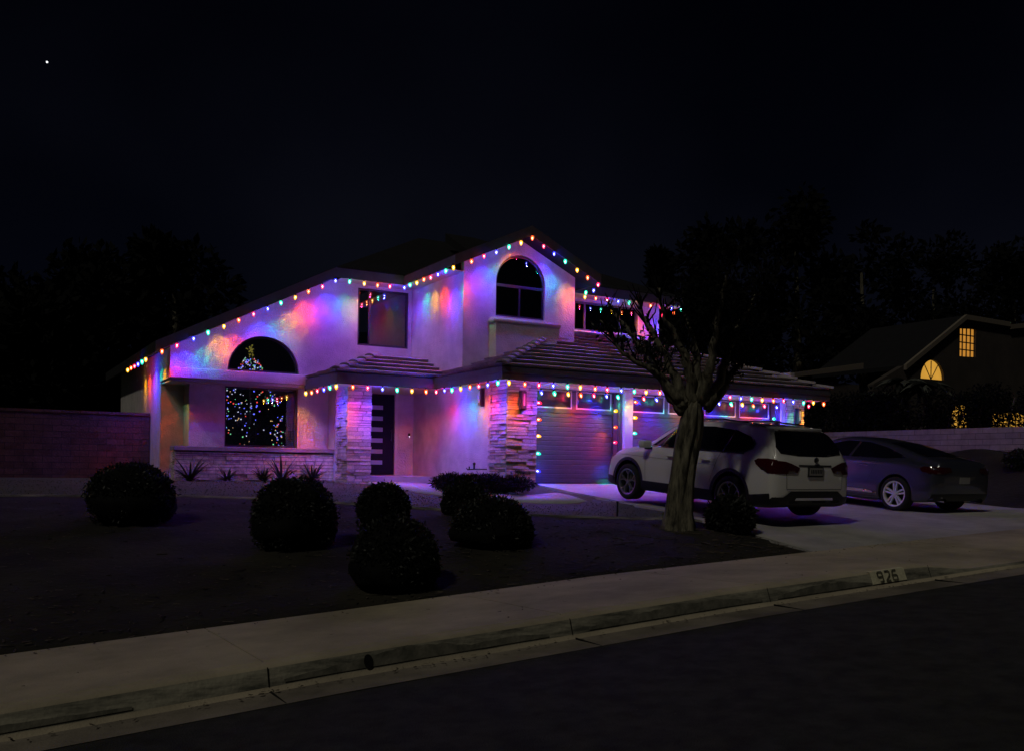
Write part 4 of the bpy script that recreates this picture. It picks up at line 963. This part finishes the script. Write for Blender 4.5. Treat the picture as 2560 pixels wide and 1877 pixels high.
# ------------------------------------------------------------------ trees behind
def far_tree(px, f, topz, rad, label, seed, tall=False, group='dark trees behind the houses'):
    x, y = place(px, f); t = empty('dark_tree', (x, y, 0.5), label=label, category='tree', group=group)
    rr = random.Random(seed); h = topz-0.5
    bm = BM(); tube(bm, [(0, 0, -1), (0.2, 0, h*0.4), (0, 0.1, h*0.8)], [0.35, 0.25, 0.08], 8); obj('trunk', bm, 'bark', t)
    cs = []
    for k in range(34):
        u = rr.random(); z = h*(0.22+0.74*u)
        r = rad*(0.35 if tall else (math.sin(PI*min(1, 0.15+0.85*u*0.98))**0.6))
        a = rr.uniform(0, 2*PI); q = r*rr.uniform(0.2, 0.85); s = rad*(0.28 if not tall else 0.2)*rr.uniform(0.7, 1.2)
        cs.append((q*math.cos(a), q*math.sin(a), z, s))
    leaf_cloud('crown', cs, 5200, 0.5, 'leafd', t, seed, 0.1, 0.5)
for i, a in enumerate([(1645, 42, 10.6, 1.0, 'narrow dark cypress behind the right end of the upper roof', 61, True), (1790, 52, 14.3, 4.2, 'broad dark tree behind the pollarded tree', 62, False),
          (1985, 55, 16.6, 4.6, 'tallest dark tree in the mass right of the roof', 63, False), (2150, 58, 15.8, 4.2, 'dark tree just left of the neighbouring house roof', 64, False),
          (2330, 70, 17.5, 5.0, 'dark tree towering behind the neighbouring house', 65, False), (2530, 66, 17.0, 5.0, 'dark tree at the right edge of the picture', 66, False),
          (230, 44, 10.2, 3.6, 'dark tree left of the house above the garden wall', 67, False), (430, 46, 11.4, 3.8, 'dark tree behind the low left roof slope', 68, False), (60, 40, 8.0, 3.2, 'dark tree at the far left edge', 69, False)]):
    far_tree(*a)

# ------------------------------------------------------------------ neighbouring house on the right
NH = empty('neighbour_house', (0, 0, 0), label='dark neighbouring house with glowing yellow windows at right', category='house')
k = 26/36
def nx(px, py):  # front wall plane of the neighbour at y = 26
    t = 26/(0.8660254-0.5*(px-1280)/2320); return t*(0.5+0.8660254*(px-1280)/2320), 0.39+t*(1163+0.0147*(px-1280)-py)/2320
out_ = [nx(2180, 960), nx(2270, 905), nx(2405, 795), nx(2540, 820), nx(2620, 815), nx(2700, 1150), nx(2180, 1150)]
wn = [nx(2395, 821), nx(2435, 823), nx(2435, 893), nx(2395, 891)]
ac = nx(2328, 948); ar = nx(2357, 948)[0]-ac[0]
ah = [(ac[0]+ar*math.cos(PI*j/16), ac[1]+ar*1.05*math.sin(PI*j/16)) for j in range(17)]
dn = [nx(2480, 1030), nx(2570, 1032), nx(2570, 1085), nx(2480, 1085)]
dn2 = [nx(2378, 1010), nx(2420, 1012), nx(2420, 1068), nx(2378, 1068)]
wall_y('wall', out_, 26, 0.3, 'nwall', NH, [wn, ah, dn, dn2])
def nwindow(poly, mm, bars):
    xs_ = [p[0] for p in poly]; zs_ = [p[1] for p in poly]; x0, x1, z0, z1 = min(xs_), max(xs_), min(zs_), max(zs_)
    bm = BM()
    for j in range(bars[0]+1): x = x0+(x1-x0)*j/bars[0]; box(bm, x-0.022, x+0.022, 26.06, 26.10, z0, z1)
    for j in range(bars[1]+1): z = z0+(z1-z0)*j/bars[1]; box(bm, x0, x1, 26.05, 26.11, z-0.022, z+0.022)
    w = obj('window', bm, 'bronze', NH)
    bm = BM(); prism_poly(bm, poly, lambda q: (q[0], 26.12, q[1]), lambda q: (q[0], 26.14, q[1])); obj('pane', bm, mm, w)
nwindow(wn, 'warm', (4, 4)); nwindow(dn, 'warm2', (3, 2)); nwindow(dn2, 'warm2', (2, 2))
bm = BM(); prism_poly(bm, ah, lambda q: (q[0], 26.12, q[1]), lambda q: (q[0], 26.14, q[1])); pa = obj('arched_window', bm, 'warm2', NH)
bm = BM()
for a in (0.3*PI, 0.5*PI, 0.7*PI): tube(bm, [(ac[0], 26.08, ac[1]), (ac[0]+ar*math.cos(a), 26.08, ac[1]+ar*math.sin(a))], 0.025, 4)
obj('bars', bm, 'bronze', pa)
def nrake(p, q, w=0.22, m='nfascia'):
    (xa, za), (xb, zb) = nx(*p), nx(*q); bm = BM(); prism_poly(bm, [(xa, za), (xb, zb), (xb, zb+w), (xa, za+w)], lambda s: (s[0], 25.85, s[1]), lambda s: (s[0], 25.99, s[1])); obj('rake_board', bm, m, NH)
    bm = BM(); prism_poly(bm, [(xa, za+0.02), (xb, zb+0.02), (xb, zb+w-0.02), (xa, za+w-0.02)], lambda s: (s[0], 25.992, s[1]), lambda s: (s[0], 31, s[1])); obj('roof', bm, 'roof', NH)
nrake((2255, 925), (2405, 800)); nrake((2405, 800), (2515, 818)); nrake((2515, 824), (2640, 812))
# its garage wing to the left
bm = BM(); xa, za = nx(1985, 942); xb, zb = nx(2165, 928)
box(bm, xa, xb, 26.4, 31, 0, za-0.05); obj('wall', bm, 'nwall', NH)
bm = BM(); prism_poly(bm, [(xa-0.3, za-0.05), (xb, zb+0.12), (xb, zb+0.36), (xa-0.3, za+0.12)], lambda s: (s[0], 26.2, s[1]), lambda s: (s[0], 26.39, s[1])); obj('roof', bm, 'nfascia', NH)
# palms and shrubs between
for i, (px, f, h) in enumerate(((2185, 31, 3.4), (2260, 31.5, 3.9), (2312, 31, 3.8))):
    x, y = place(px, f); p = empty('palm', (x, y, 1.2), label=['low palm beside the neighbouring garage wing', 'middle palm in front of the neighbouring wall', 'palm in front of the glowing arched window'][i], category='palm', group='small palms by the neighbouring house')
    bm = BM(); tube(bm, [(0, 0, -0.3), (0.05, 0, h-1.7)], [0.12, 0.09], 8); obj('trunk', bm, 'bark', p)
    for j in range(16):
        a = j*2.4+i; bm = BM(); prev = None; e = R.uniform(0.1, 1.1); L = R.uniform(0.8, 1.2)
        for t in range(7):
            u = t/6; r = L*u*math.cos(e*(1-u)); z = h-1.7+L*0.75*math.sin(e)*u-0.7*L*u*u
            c = Vector((r*math.cos(a), r*math.sin(a), z)); w = 0.16*math.sin(PI*min(0.97, u+0.06)); sd_ = Vector((-math.sin(a), math.cos(a), 0))*w
            q = (bm.verts.new(c+sd_-Vector((0, 0, w*0.5))), bm.verts.new(c), bm.verts.new(c-sd_-Vector((0, 0, w*0.5))))
            if prev:
                bm.faces.new((prev[0], prev[1], q[1], q[0])); bm.faces.new((prev[1], prev[2], q[2], q[1]))
            prev = q
        obj('frond', bm, 'agave' if j % 3 == 0 else 'leaf', p)

# ------------------------------------------------------------------ cars
def catmull(pts, k):
    n = len(pts); out_ = []
    for i in range(n-1):
        p0, p1, p2, p3 = pts[max(0, i-1)], pts[i], pts[i+1], pts[min(n-1, i+2)]
        for j in range(k):
            t = j/k; out_.append(tuple(0.5*((2*b)+(c-a)*t+(2*a-5*b+4*c-d)*t*t+(-a+3*b-3*c+d)*t**3) for a, b, c, d in zip(p0, p1, p2, p3)))
    out_.append(tuple(pts[-1])); return out_
def car_ring(s):
    x, zb, w, zs, zt, wt = s; m_ = (zb+zs)/2
    half = [(0, zb), (w*0.6, zb), (w-0.07, zb+0.01), (w-0.01, zb+0.12), (w, m_), (w-0.015, zs-0.13), (w-0.045, zs), (wt+0.05, zt-0.13), (wt-0.02, zt-0.035), (wt*0.55, zt-0.005), (0, zt)]
    return catmull(half, 3)
def side_profile_loft(stations, k=4):
    st = catmull(stations, k); bm = BM(); rings = []
    for s in st:
        h = car_ring(s); pts = [(s[0], y, z) for y, z in h]+[(s[0], -y, z) for y, z in h[-2:0:-1]]
        rings.append([bm.verts.new(p) for p in pts])
    n = len(rings[0])
    for a, b in zip(rings, rings[1:]):
        for i in range(n): bm.faces.new((a[i], a[(i+1) % n], b[(i+1) % n], b[i]))
    bm.faces.new(rings[0]); bm.faces.new(rings[-1][::-1]); bmesh.ops.recalc_face_normals(bm, faces=bm.faces)
    return bm
def inside(p, poly):
    x, y = p; c = False; j = len(poly)-1
    for i in range(len(poly)):
        xi, yi = poly[i]; xj, yj = poly[j]
        if (yi > y) != (yj > y) and x < (xj-xi)*(y-yi)/(yj-yi)+xi: c = not c
        j = i
    return c
def subdiv_outline(poly, s=0.06):
    o = []
    for i in range(len(poly)):
        a, b = Vector(poly[i]), Vector(poly[(i+1) % len(poly)]); n = max(1, int((b-a).length/s))
        for j in range(n): o.append(a.lerp(b, j/n))
    return o
def patch(bvh, poly, mode, off, name, m, parent, sgn=1, s=0.06, smooth_=True, inner=True):
    ol = subdiv_outline(poly, s); pts = list(ol); x0, x1 = min(p[0] for p in poly), max(p[0] for p in poly); z0, z1 = min(p[1] for p in poly), max(p[1] for p in poly)
    if inner:
        for x in frange(x0, x1, s):
            for z in frange(z0, z1, s):
                if inside((x, z), poly) and min((Vector((x, z))-o).length for o in ol) > s*0.4: pts.append(Vector((x, z)))
    n = len(ol); r = delaunay_2d_cdt(pts, [(i, (i+1) % n) for i in range(n)], [], 0, 1e-5)
    vs, fs = r[0], r[2]; bm = BM(); V_ = []
    for p in vs:
        if mode == 'side': o, d = Vector((p.x, 2*sgn, p.y)), Vector((0, -sgn, 0))
        elif mode == 'rear': o, d = Vector((-1, p.x, p.y)), Vector((1, 0, 0))
        elif mode == 'front': o, d = Vector((8, p.x, p.y)), Vector((-1, 0, 0))
        else: o, d = Vector((p.x, p.y, 3)), Vector((0, 0, -1))
        hit = bvh.ray_cast(o, d)
        V_.append(bm.verts.new(hit[0]-d*off*0.3+hit[1]*off) if hit[0] is not None else None)
    for f in fs:
        c = sum((Vector(vs[i]) for i in f), Vector((0, 0)))/len(f)
        if inside(c, poly) and all(V_[i] is not None for i in f):
            try: bm.faces.new([V_[i] for i in f])
            except ValueError: pass
    for v in [v for v in bm.verts if not v.link_faces]: bm.verts.remove(v)
    return obj(name, bm, m, parent, smooth_)
def wheel(parent, x, y, z, r, w, rim, style, am):
    t = empty('wheel', (x, y, z), parent=parent); s = 1 if y > 0 else -1
    def lathe(bm, prof, n=40):
        rings = [[bm.verts.new((rr*math.cos(2*PI*k/n), yy, rr*math.sin(2*PI*k/n))) for k in range(n)] for rr, yy in prof]
        for a, b in zip(rings, rings[1:]):
            for k in range(n): bm.faces.new((a[k], a[(k+1) % n], b[(k+1) % n], b[k]))
    h = w/2
    bm = BM(); lathe(bm, [(rim-0.01, -h*0.8), (rim+0.02, -h), (r-0.03, -h), (r, -h*0.75), (r, h*0.75), (r-0.03, h), (rim+0.02, h), (rim-0.01, h*0.8)]); obj('tyre', bm, 'rubber', t, True)
    bm = BM(); yo = s*h*0.86
    lathe(bm, [(rim, yo-s*0.15), (rim-0.004, yo), (rim+0.008, yo+s*0.012), (rim-0.018, yo+s*0.006), (rim-0.025, yo-s*0.03)]); 
    def spoke(p0, p1, w0, w1):
        p0, p1 = Vector(p0), Vector(p1); d = (p1-p0).normalized(); q = Vector((-d.y, d.x))
        c = [p0+q*w0, p0-q*w0, p1-q*w1, p1+q*w1]
        ff = [bm.verts.new((v.x, yo-s*0.004, v.y)) for v in c]; bb = [bm.verts.new((v.x, yo-s*0.045, v.y)) for v in c]
        bm.faces.new(ff)
        for i in range(4): bm.faces.new((ff[i], bb[i], bb[(i+1) % 4], ff[(i+1) % 4]))
    for k in range(5):
        a = 2*PI*k/5+0.3; P = lambda rr, aa: (rr*math.cos(aa), rr*math.sin(aa))
        if style == 'y':
            spoke(P(0.03, a), P(rim*0.56, a), 0.014, 0.012); spoke(P(rim*0.55, a), P(rim-0.005, a+0.30), 0.010, 0.010); spoke(P(rim*0.55, a), P(rim-0.005, a-0.30), 0.010, 0.010)
        else:
            for e in (-1, 1): spoke(P(0.045, a+e*0.35), P(rim-0.005, a+e*0.17), 0.015, 0.017)
    lathe(bm, [(0.001, yo+s*0.002), (0.04, yo), (0.05, yo-s*0.03)], 20); o = obj('rim', bm, am, t)
    bm = BM(); lathe(bm, [(0.001, yo-s*0.10), (rim, yo-s*0.10)], 24); obj('brake', bm, 'black', t)
def cut_body(bm, name, paint, root, wheels, rw, y_in, low=0.20):
    tmp = bpy.data.meshes.new(name); bm.to_mesh(tmp); bm.free(); body = bpy.data.objects.new(name, tmp); COL.objects.link(body)
    tmp.materials.append(M[paint]); tmp.materials.append(M['black'])
    cuts = []
    for (x, z) in wheels:
        for s in (1, -1):
            b = BM(); bmesh.ops.create_cone(b, cap_ends=True, segments=48, radius1=rw, radius2=rw, depth=0.7, matrix=Matrix.Translation((x, s*(y_in+0.35), z))@Matrix.Rotation(PI/2, 4, 'X'))
            cm = bpy.data.meshes.new('cut'); b.to_mesh(cm); b.free(); co = bpy.data.objects.new('cut', cm); COL.objects.link(co); cuts.append(co)
            md = body.modifiers.new('b', 'BOOLEAN'); md.object = co; md.operation = 'DIFFERENCE'; md.solver = 'EXACT'
    dg = bpy.context.evaluated_depsgraph_get(); dg.update()
    me = bpy.data.meshes.new_from_object(body.evaluated_get(dg)); body.modifiers.clear(); body.data = me
    for c in cuts: bpy.data.objects.remove(c, do_unlink=True)
    for p in me.polygons:
        c = p.center; p.use_smooth = True
        for (x, z) in wheels:
            if math.hypot(c.x-x, c.z-z) < rw+0.004 and abs(c.y) < 0.96 and (math.hypot(c.x-x, c.z-z) > rw-0.03 and abs(p.normal.y) < 0.5 or abs(p.normal.y) > 0.9 and abs(abs(c.y)-y_in) < 0.02): p.material_index = 1; p.use_smooth = False
    for p in me.polygons:
        if p.center.z < low: p.material_index = 1
    if len(me.materials) < 2:
        me.materials.clear(); me.materials.append(M[paint]); me.materials.append(M['black'])
    body.parent = root; return body

def arc(cx_, cz_, r, a0, a1, n=14): return [(cx_+r*math.cos(a0+(a1-a0)*i/n), cz_+r*math.sin(a0+(a1-a0)*i/n)) for i in range(n+1)]
# white crossover -------------------------------------------------
suv = empty('white_suv', (11.33, 10.22, -0.44), PI/2, label='white compact SUV parked nose to the garage behind the tree', category='car')
suv.rotation_euler = (0, -math.atan(0.068), PI/2); suv.scale = (1, 1, 0.955)
S = [(0.00, 0.46, 0.62, 0.74, 0.86, 0.50), (0.03, 0.33, 0.76, 0.88, 1.00, 0.66), (0.10, 0.27, 0.85, 0.98, 1.12, 0.72), (0.22, 0.24, 0.875, 1.03, 1.33, 0.67), (0.38, 0.23, 0.885, 1.04, 1.50, 0.62),
     (0.62, 0.22, 0.895, 1.04, 1.56, 0.60), (1.2, 0.21, 0.895, 1.03, 1.595, 0.60), (2.0, 0.21, 0.895, 1.01, 1.60, 0.60), (2.55, 0.21, 0.895, 1.0, 1.54, 0.59), (2.95, 0.21, 0.895, 0.98, 1.36, 0.61),
     (3.25, 0.21, 0.895, 0.97, 1.18, 0.66), (3.5, 0.22, 0.905, 0.95, 1.08, 0.72), (3.9, 0.22, 0.90, 0.89, 1.01, 0.74), (4.2, 0.23, 0.86, 0.79, 0.92, 0.72), (4.36, 0.25, 0.78, 0.70, 0.80, 0.62), (4.44, 0.36, 0.62, 0.60, 0.66, 0.46)]
bm = side_profile_loft(S); bvh = BVHTree.FromBMesh(bm)
WX = (0.93, 3.60); WZ = 0.345
body = cut_body(bm, 'body', 'white_paint', suv, [(x, WZ+0.02) for x in WX], 0.40, 0.66, 0.40)
win = [(0.72, 1.09), (0.56, 1.17), (0.55, 1.24), (0.72, 1.36), (1.05, 1.45), (1.6, 1.495), (2.25, 1.48), (2.62, 1.40), (3.02, 1.16), (3.12, 1.08), (2.2, 1.06), (1.3, 1.07)]
for s in (1, -1):
    patch(bvh, win, 'side', 0.004, 'side_window', 'carglass', suv, s)
    def strip(poly, m, nm='trim_strip', off=0.009): patch(bvh, poly, 'side', off, nm, m, suv, s, 0.05)
    strip([(1.98, 1.06), (2.06, 1.06), (2.02, 1.49), (1.95, 1.49)], 'black', 'door_pillar'); strip([(1.18, 1.06), (1.205, 1.06), (1.10, 1.46), (1.07, 1.455)], 'black', 'door_pillar')
    strip([(0.70, 1.068), (3.14, 1.055), (3.14, 1.068), (0.70, 1.085)], 'chrome', 'window_trim')
    strip([(0.72, 1.085), (0.555, 1.16), (0.535, 1.25), (0.62, 1.32), (0.63, 1.305), (0.56, 1.24), (0.575, 1.175), (0.73, 1.10)], 'chrome', 'window_trim', 0.010)
    for xx in (0.93, 3.60):
        ring = arc(xx, WZ+0.02, 0.455, -0.28, PI+0.28, 26)+arc(xx, WZ+0.02, 0.395, PI+0.28, -0.28, 26)
        patch(bvh, ring, 'side', 0.012, 'arch_trim', 'black', suv, s, 0.05, inner=False)
    strip([(1.36, 0.24), (3.17, 0.24), (3.2, 0.40), (1.33, 0.40)], 'black', 'sill_trim', 0.014)
    strip([(0.10, 0.30), (0.50, 0.26), (0.52, 0.42), (0.10, 0.48)], 'black', 'bumper_trim', 0.012); strip([(4.03, 0.26), (4.34, 0.30), (4.36, 0.44), (4.02, 0.42)], 'black', 'bumper_trim', 0.012)
    for seam in ([(2.02, 0.42), (2.026, 0.42), (2.04, 1.06), (2.034, 1.06)], [(3.08, 0.42), (3.086, 0.42), (3.13, 0.8), (3.10, 1.05), (3.094, 1.05), (3.124, 0.8)], [(1.40, 0.55), (1.406, 0.55), (1.23, 1.06), (1.224, 1.06)], [(1.30, 0.84), (3.9, 0.86), (3.9, 0.864), (1.30, 0.844)]):
        patch(bvh, seam, 'side', 0.005, 'seam', 'ink', suv, s, 0.08, inner=False)
    for hx in (1.42, 2.30):
        bm = BM(); box(bm, hx, hx+0.2, s*0.905-0.015, s*0.905+0.025, 0.905, 0.93); bevel(bm, 0.008); obj('door_handle', bm, 'white_paint', suv)
    bm = BM(); box(bm, 2.98, 3.14, s*0.97-0.11, s*0.97+0.10, 1.03, 1.17); bevel(bm, 0.035, 3); obj('mirror', bm, 'white_paint', suv, True)
    bm = BM(); box(bm, 3.0, 3.10, s*0.90-0.06, s*0.90+0.04, 1.0, 1.05); obj('mirror_foot', bm, 'black', suv)
    bm = BM(); tube(bm, [(0.55, s*0.56, 1.52), (0.8, s*0.575, 1.575), (1.5, s*0.58, 1.625), (2.3, s*0.575, 1.60), (2.6, s*0.56, 1.53)], 0.017, 8); obj('roof_rail', bm, 'chrome', suv, True)
    tl = [(s*0.87, 0.94), (s*0.80, 1.01), (s*0.62, 0.995), (s*0.50, 0.96), (s*0.34, 0.90), (s*0.40, 0.82), (s*0.62, 0.80), (s*0.80, 0.80), (s*0.87, 0.85)]
    patch(bvh, tl if s > 0 else tl[::-1], 'rear', 0.010, 'tail_light', 'tail', suv)
    patch(bvh, [(0.02, 0.80), (0.15, 0.80), (0.32, 0.89), (0.44, 0.98), (0.38, 1.02), (0.2, 1.03), (0.02, 1.01)], 'side', 0.010, 'tail_light', 'tail', suv, s)
    wheel(suv, 0.93, s*0.80, WZ, 0.345, 0.235, 0.245, 'y', 'alloy'); wheel(suv, 3.60, s*0.80, WZ, 0.345, 0.235, 0.245, 'y', 'alloy')
patch(bvh, [(-0.66, 1.12), (-0.3, 1.085), (0.3, 1.085), (0.66, 1.12), (0.70, 1.22), (0.60, 1.43), (0.54, 1.475), (-0.54, 1.475), (-0.60, 1.43), (-0.70, 1.22)], 'rear', 0.006, 'rear_window', 'carglass', suv)
patch(bvh, [(2.60, -0.5), (3.30, -0.62), (3.30, 0.62), (2.60, 0.5)], 'top', 0.006, 'windscreen', 'carglass', suv)
patch(bvh, [(-0.86, 0.33), (0.86, 0.33), (0.87, 0.42), (0.66, 0.43), (0.52, 0.52), (-0.52, 0.52), (-0.66, 0.43), (-0.87, 0.42)], 'rear', 0.014, 'rear_bumper', 'black', suv)
patch(bvh, [(-0.42, 0.38), (0.42, 0.38), (0.40, 0.42), (-0.40, 0.42)], 'rear', 0.022, 'skid_strip', 'chrome', suv, inner=False)
patch(bvh, [(-0.36, 0.925), (0.36, 0.925), (0.36, 0.95), (-0.36, 0.95)], 'rear', 0.007, 'number_plate_lip', 'ink', suv, inner=False)
patch(bvh, [(-0.60, 0.545), (0.60, 0.545), (0.60, 0.557), (-0.60, 0.557)], 'rear', 0.007, 'seam', 'ink', suv, inner=False)
for s in (1, -1): patch(bvh, [(s*0.60, 0.56), (s*0.606, 0.56), (s*0.62, 0.82), (s*0.614, 0.82)][::s], 'rear', 0.006, 'seam', 'ink', suv, inner=False)
bm = BM(); box(bm, -0.02, 0.02, -0.165, 0.165, 0.755, 0.925); bevel(bm, 0.004); pl = obj('number_plate', bm, 'ink', suv)
bm = BM(); box(bm, -0.024, -0.0205, -0.145, 0.145, 0.785, 0.905); obj('plate_face', bm, 'plate', pl)
bm = BM()
for k in range(7): box(bm, -0.027, -0.0245, -0.125+k*0.037, -0.105+k*0.037, 0.815, 0.88)
obj('plate_marks', bm, 'ink', pl)
bm = BM()
for r0, mi in ((0.042, 0),):
    tube(bm, [(-0.008, r0*math.cos(2*PI*k/20), 1.03+r0*math.sin(2*PI*k/20)) for k in range(21)], 0.008, 6)
bmesh.ops.create_circle(bm, cap_ends=True, segments=20, radius=0.034, matrix=Matrix.Translation((-0.004, 0, 1.03))@Matrix.Rotation(PI/2, 4, 'Y')); obj('badge', bm, 'ink', suv)
bm = BM(); box(bm, 0.34, 0.66, -0.47, 0.47, 1.49, 1.545); bevel(bm, 0.01); obj('spoiler', bm, 'white_paint', suv, True)
bm = BM(); tube(bm, [(0.9, 0, 1.57), (0.85, 0, 1.62), (0.80, 0, 1.635)], [0.04, 0.03, 0.01], 8); obj('aerial_fin', bm, 'white_paint', suv)
bm = BM(); box(bm, 2.98, 3.0, -0.12, 0.06, 0.30, 0.33); 
bm.free()

# silver fastback -------------------------------------------------
cp = empty('silver_sedan', (16.32, 11.05, -0.43), PI/2, label='dark silver fastback car parked right of the white SUV', category='car')
cp.rotation_euler = (0, -math.atan(0.068), PI/2)
S2 = [(0.00, 0.42, 0.60, 0.76, 0.90, 0.46), (0.04, 0.30, 0.80, 0.86, 1.00, 0.66), (0.18, 0.24, 0.88, 0.90, 1.05, 0.68), (0.55, 0.20, 0.90, 0.93, 1.11, 0.64), (0.95, 0.18, 0.905, 0.95, 1.22, 0.58), (1.4, 0.17, 0.91, 0.95, 1.32, 0.53),
      (2.0, 0.17, 0.91, 0.94, 1.385, 0.52), (2.5, 0.17, 0.91, 0.93, 1.37, 0.52), (2.9, 0.17, 0.91, 0.92, 1.26, 0.55), (3.3, 0.17, 0.905, 0.90, 1.06, 0.62), (3.6, 0.18, 0.90, 0.87, 0.96, 0.68), (4.1, 0.19, 0.87, 0.78, 0.88, 0.68), (4.45, 0.22, 0.78, 0.66, 0.76, 0.6), (4.62, 0.34, 0.6, 0.54, 0.60, 0.44)]
bm = side_profile_loft(S2); bvh = BVHTree.FromBMesh(bm)
cut_body(bm, 'body', 'silver_paint', cp, [(0.85, 0.345), (3.66, 0.345)], 0.365, 0.66)
win = [(0.80, 1.03), (0.95, 1.09), (1.3, 1.20), (1.75, 1.29), (2.3, 1.30), (2.7, 1.21), (3.05, 1.04), (3.1, 0.98), (2.2, 0.985), (1.2, 0.995)]
for s in (1, -1):
    patch(bvh, win, 'side', 0.004, 'side_window', 'carglass', cp, s)
    patch(bvh, [(1.26, 0.30), (3.20, 0.30), (3.20, 0.345), (1.5, 0.36), (1.26, 0.31)], 'side', 0.008, 'side_crease', 'chrome', cp, s, 0.05)
    patch(bvh, [(1.24, 0.17), (3.27, 0.17), (3.27, 0.24), (1.24, 0.24)], 'side', 0.008, 'sill_trim', 'black', cp, s, 0.05)
    for seam in ([(2.05, 0.27), (2.056, 0.27), (2.09, 0.98), (2.084, 0.98)], [(3.25, 0.27), (3.256, 0.27), (3.2, 0.95), (3.194, 0.95)], [(1.50, 0.5), (1.506, 0.5), (1.28, 0.99), (1.274, 0.99)]):
        patch(bvh, seam, 'side', 0.005, 'seam', 'ink', cp, s, 0.08, inner=False)
    patch(bvh, [(1.98, 0.985), (2.05, 0.985), (2.02, 1.30), (1.96, 1.30)], 'side', 0.008, 'door_pillar', 'black', cp, s, 0.05)
    for hx in (1.50, 2.32):
        bm = BM(); box(bm, hx, hx+0.2, s*0.895-0.01, s*0.895+0.03, 0.83, 0.855); bevel(bm, 0.008); obj('door_handle', bm, 'chrome', cp)
    tl = [(s*0.86, 0.84), (s*0.82, 0.90), (s*0.45, 0.90), (s*0.42, 0.82), (s*0.62, 0.78), (s*0.86, 0.77)]
    patch(bvh, tl if s > 0 else tl[::-1], 'rear', 0.010, 'tail_light', 'tail', cp)
    patch(bvh, [(0.05, 0.78), (0.28, 0.80), (0.34, 0.86), (0.28, 0.90), (0.05, 0.90)], 'side', 0.010, 'tail_light', 'tail', cp, s)
    wheel(cp, 0.85, s*0.80, 0.33, 0.33, 0.23, 0.242, 'd', 'alloyw'); wheel(cp, 3.66, s*0.80, 0.33, 0.33, 0.23, 0.242, 'd', 'alloyw')
    bm = BM(); box(bm, 2.92, 3.06, s*0.96-0.09, s*0.96+0.08, 0.97, 1.08); bevel(bm, 0.03, 3); obj('mirror', bm, 'silver_paint', cp, True)
patch(bvh, [(0.45, -0.52), (1.35, -0.44), (1.35, 0.44), (0.45, 0.52)], 'top', 0.006, 'rear_window', 'carglass', cp)
patch(bvh, [(-0.84, 0.27), (0.84, 0.27), (0.84, 0.40), (-0.84, 0.40)], 'rear', 0.012, 'rear_bumper', 'black', cp)
bm = BM(); box(bm, -0.012, 0.02, -0.15, 0.15, 0.60, 0.72); obj('number_plate', bm, 'plate', cp)
for y in (-0.55, 0.55):
    bm = BM(); tube(bm, [(-0.01, y, 0.27), (0.25, y, 0.27)], 0.04, 12, False); obj('exhaust', bm, 'chrome', cp)

# bright planet in the sky
bm = BM(); bmesh.ops.create_icosphere(bm, subdivisions=2, radius=0.42); o = obj('planet', bm, 'star'); x, y = place(103, 400); o.location = (x, y, 0.39+400*(1146-156)/2320); o['label'] = 'tiny bright planet alone in the dark sky at upper left'; o['category'] = 'planet'
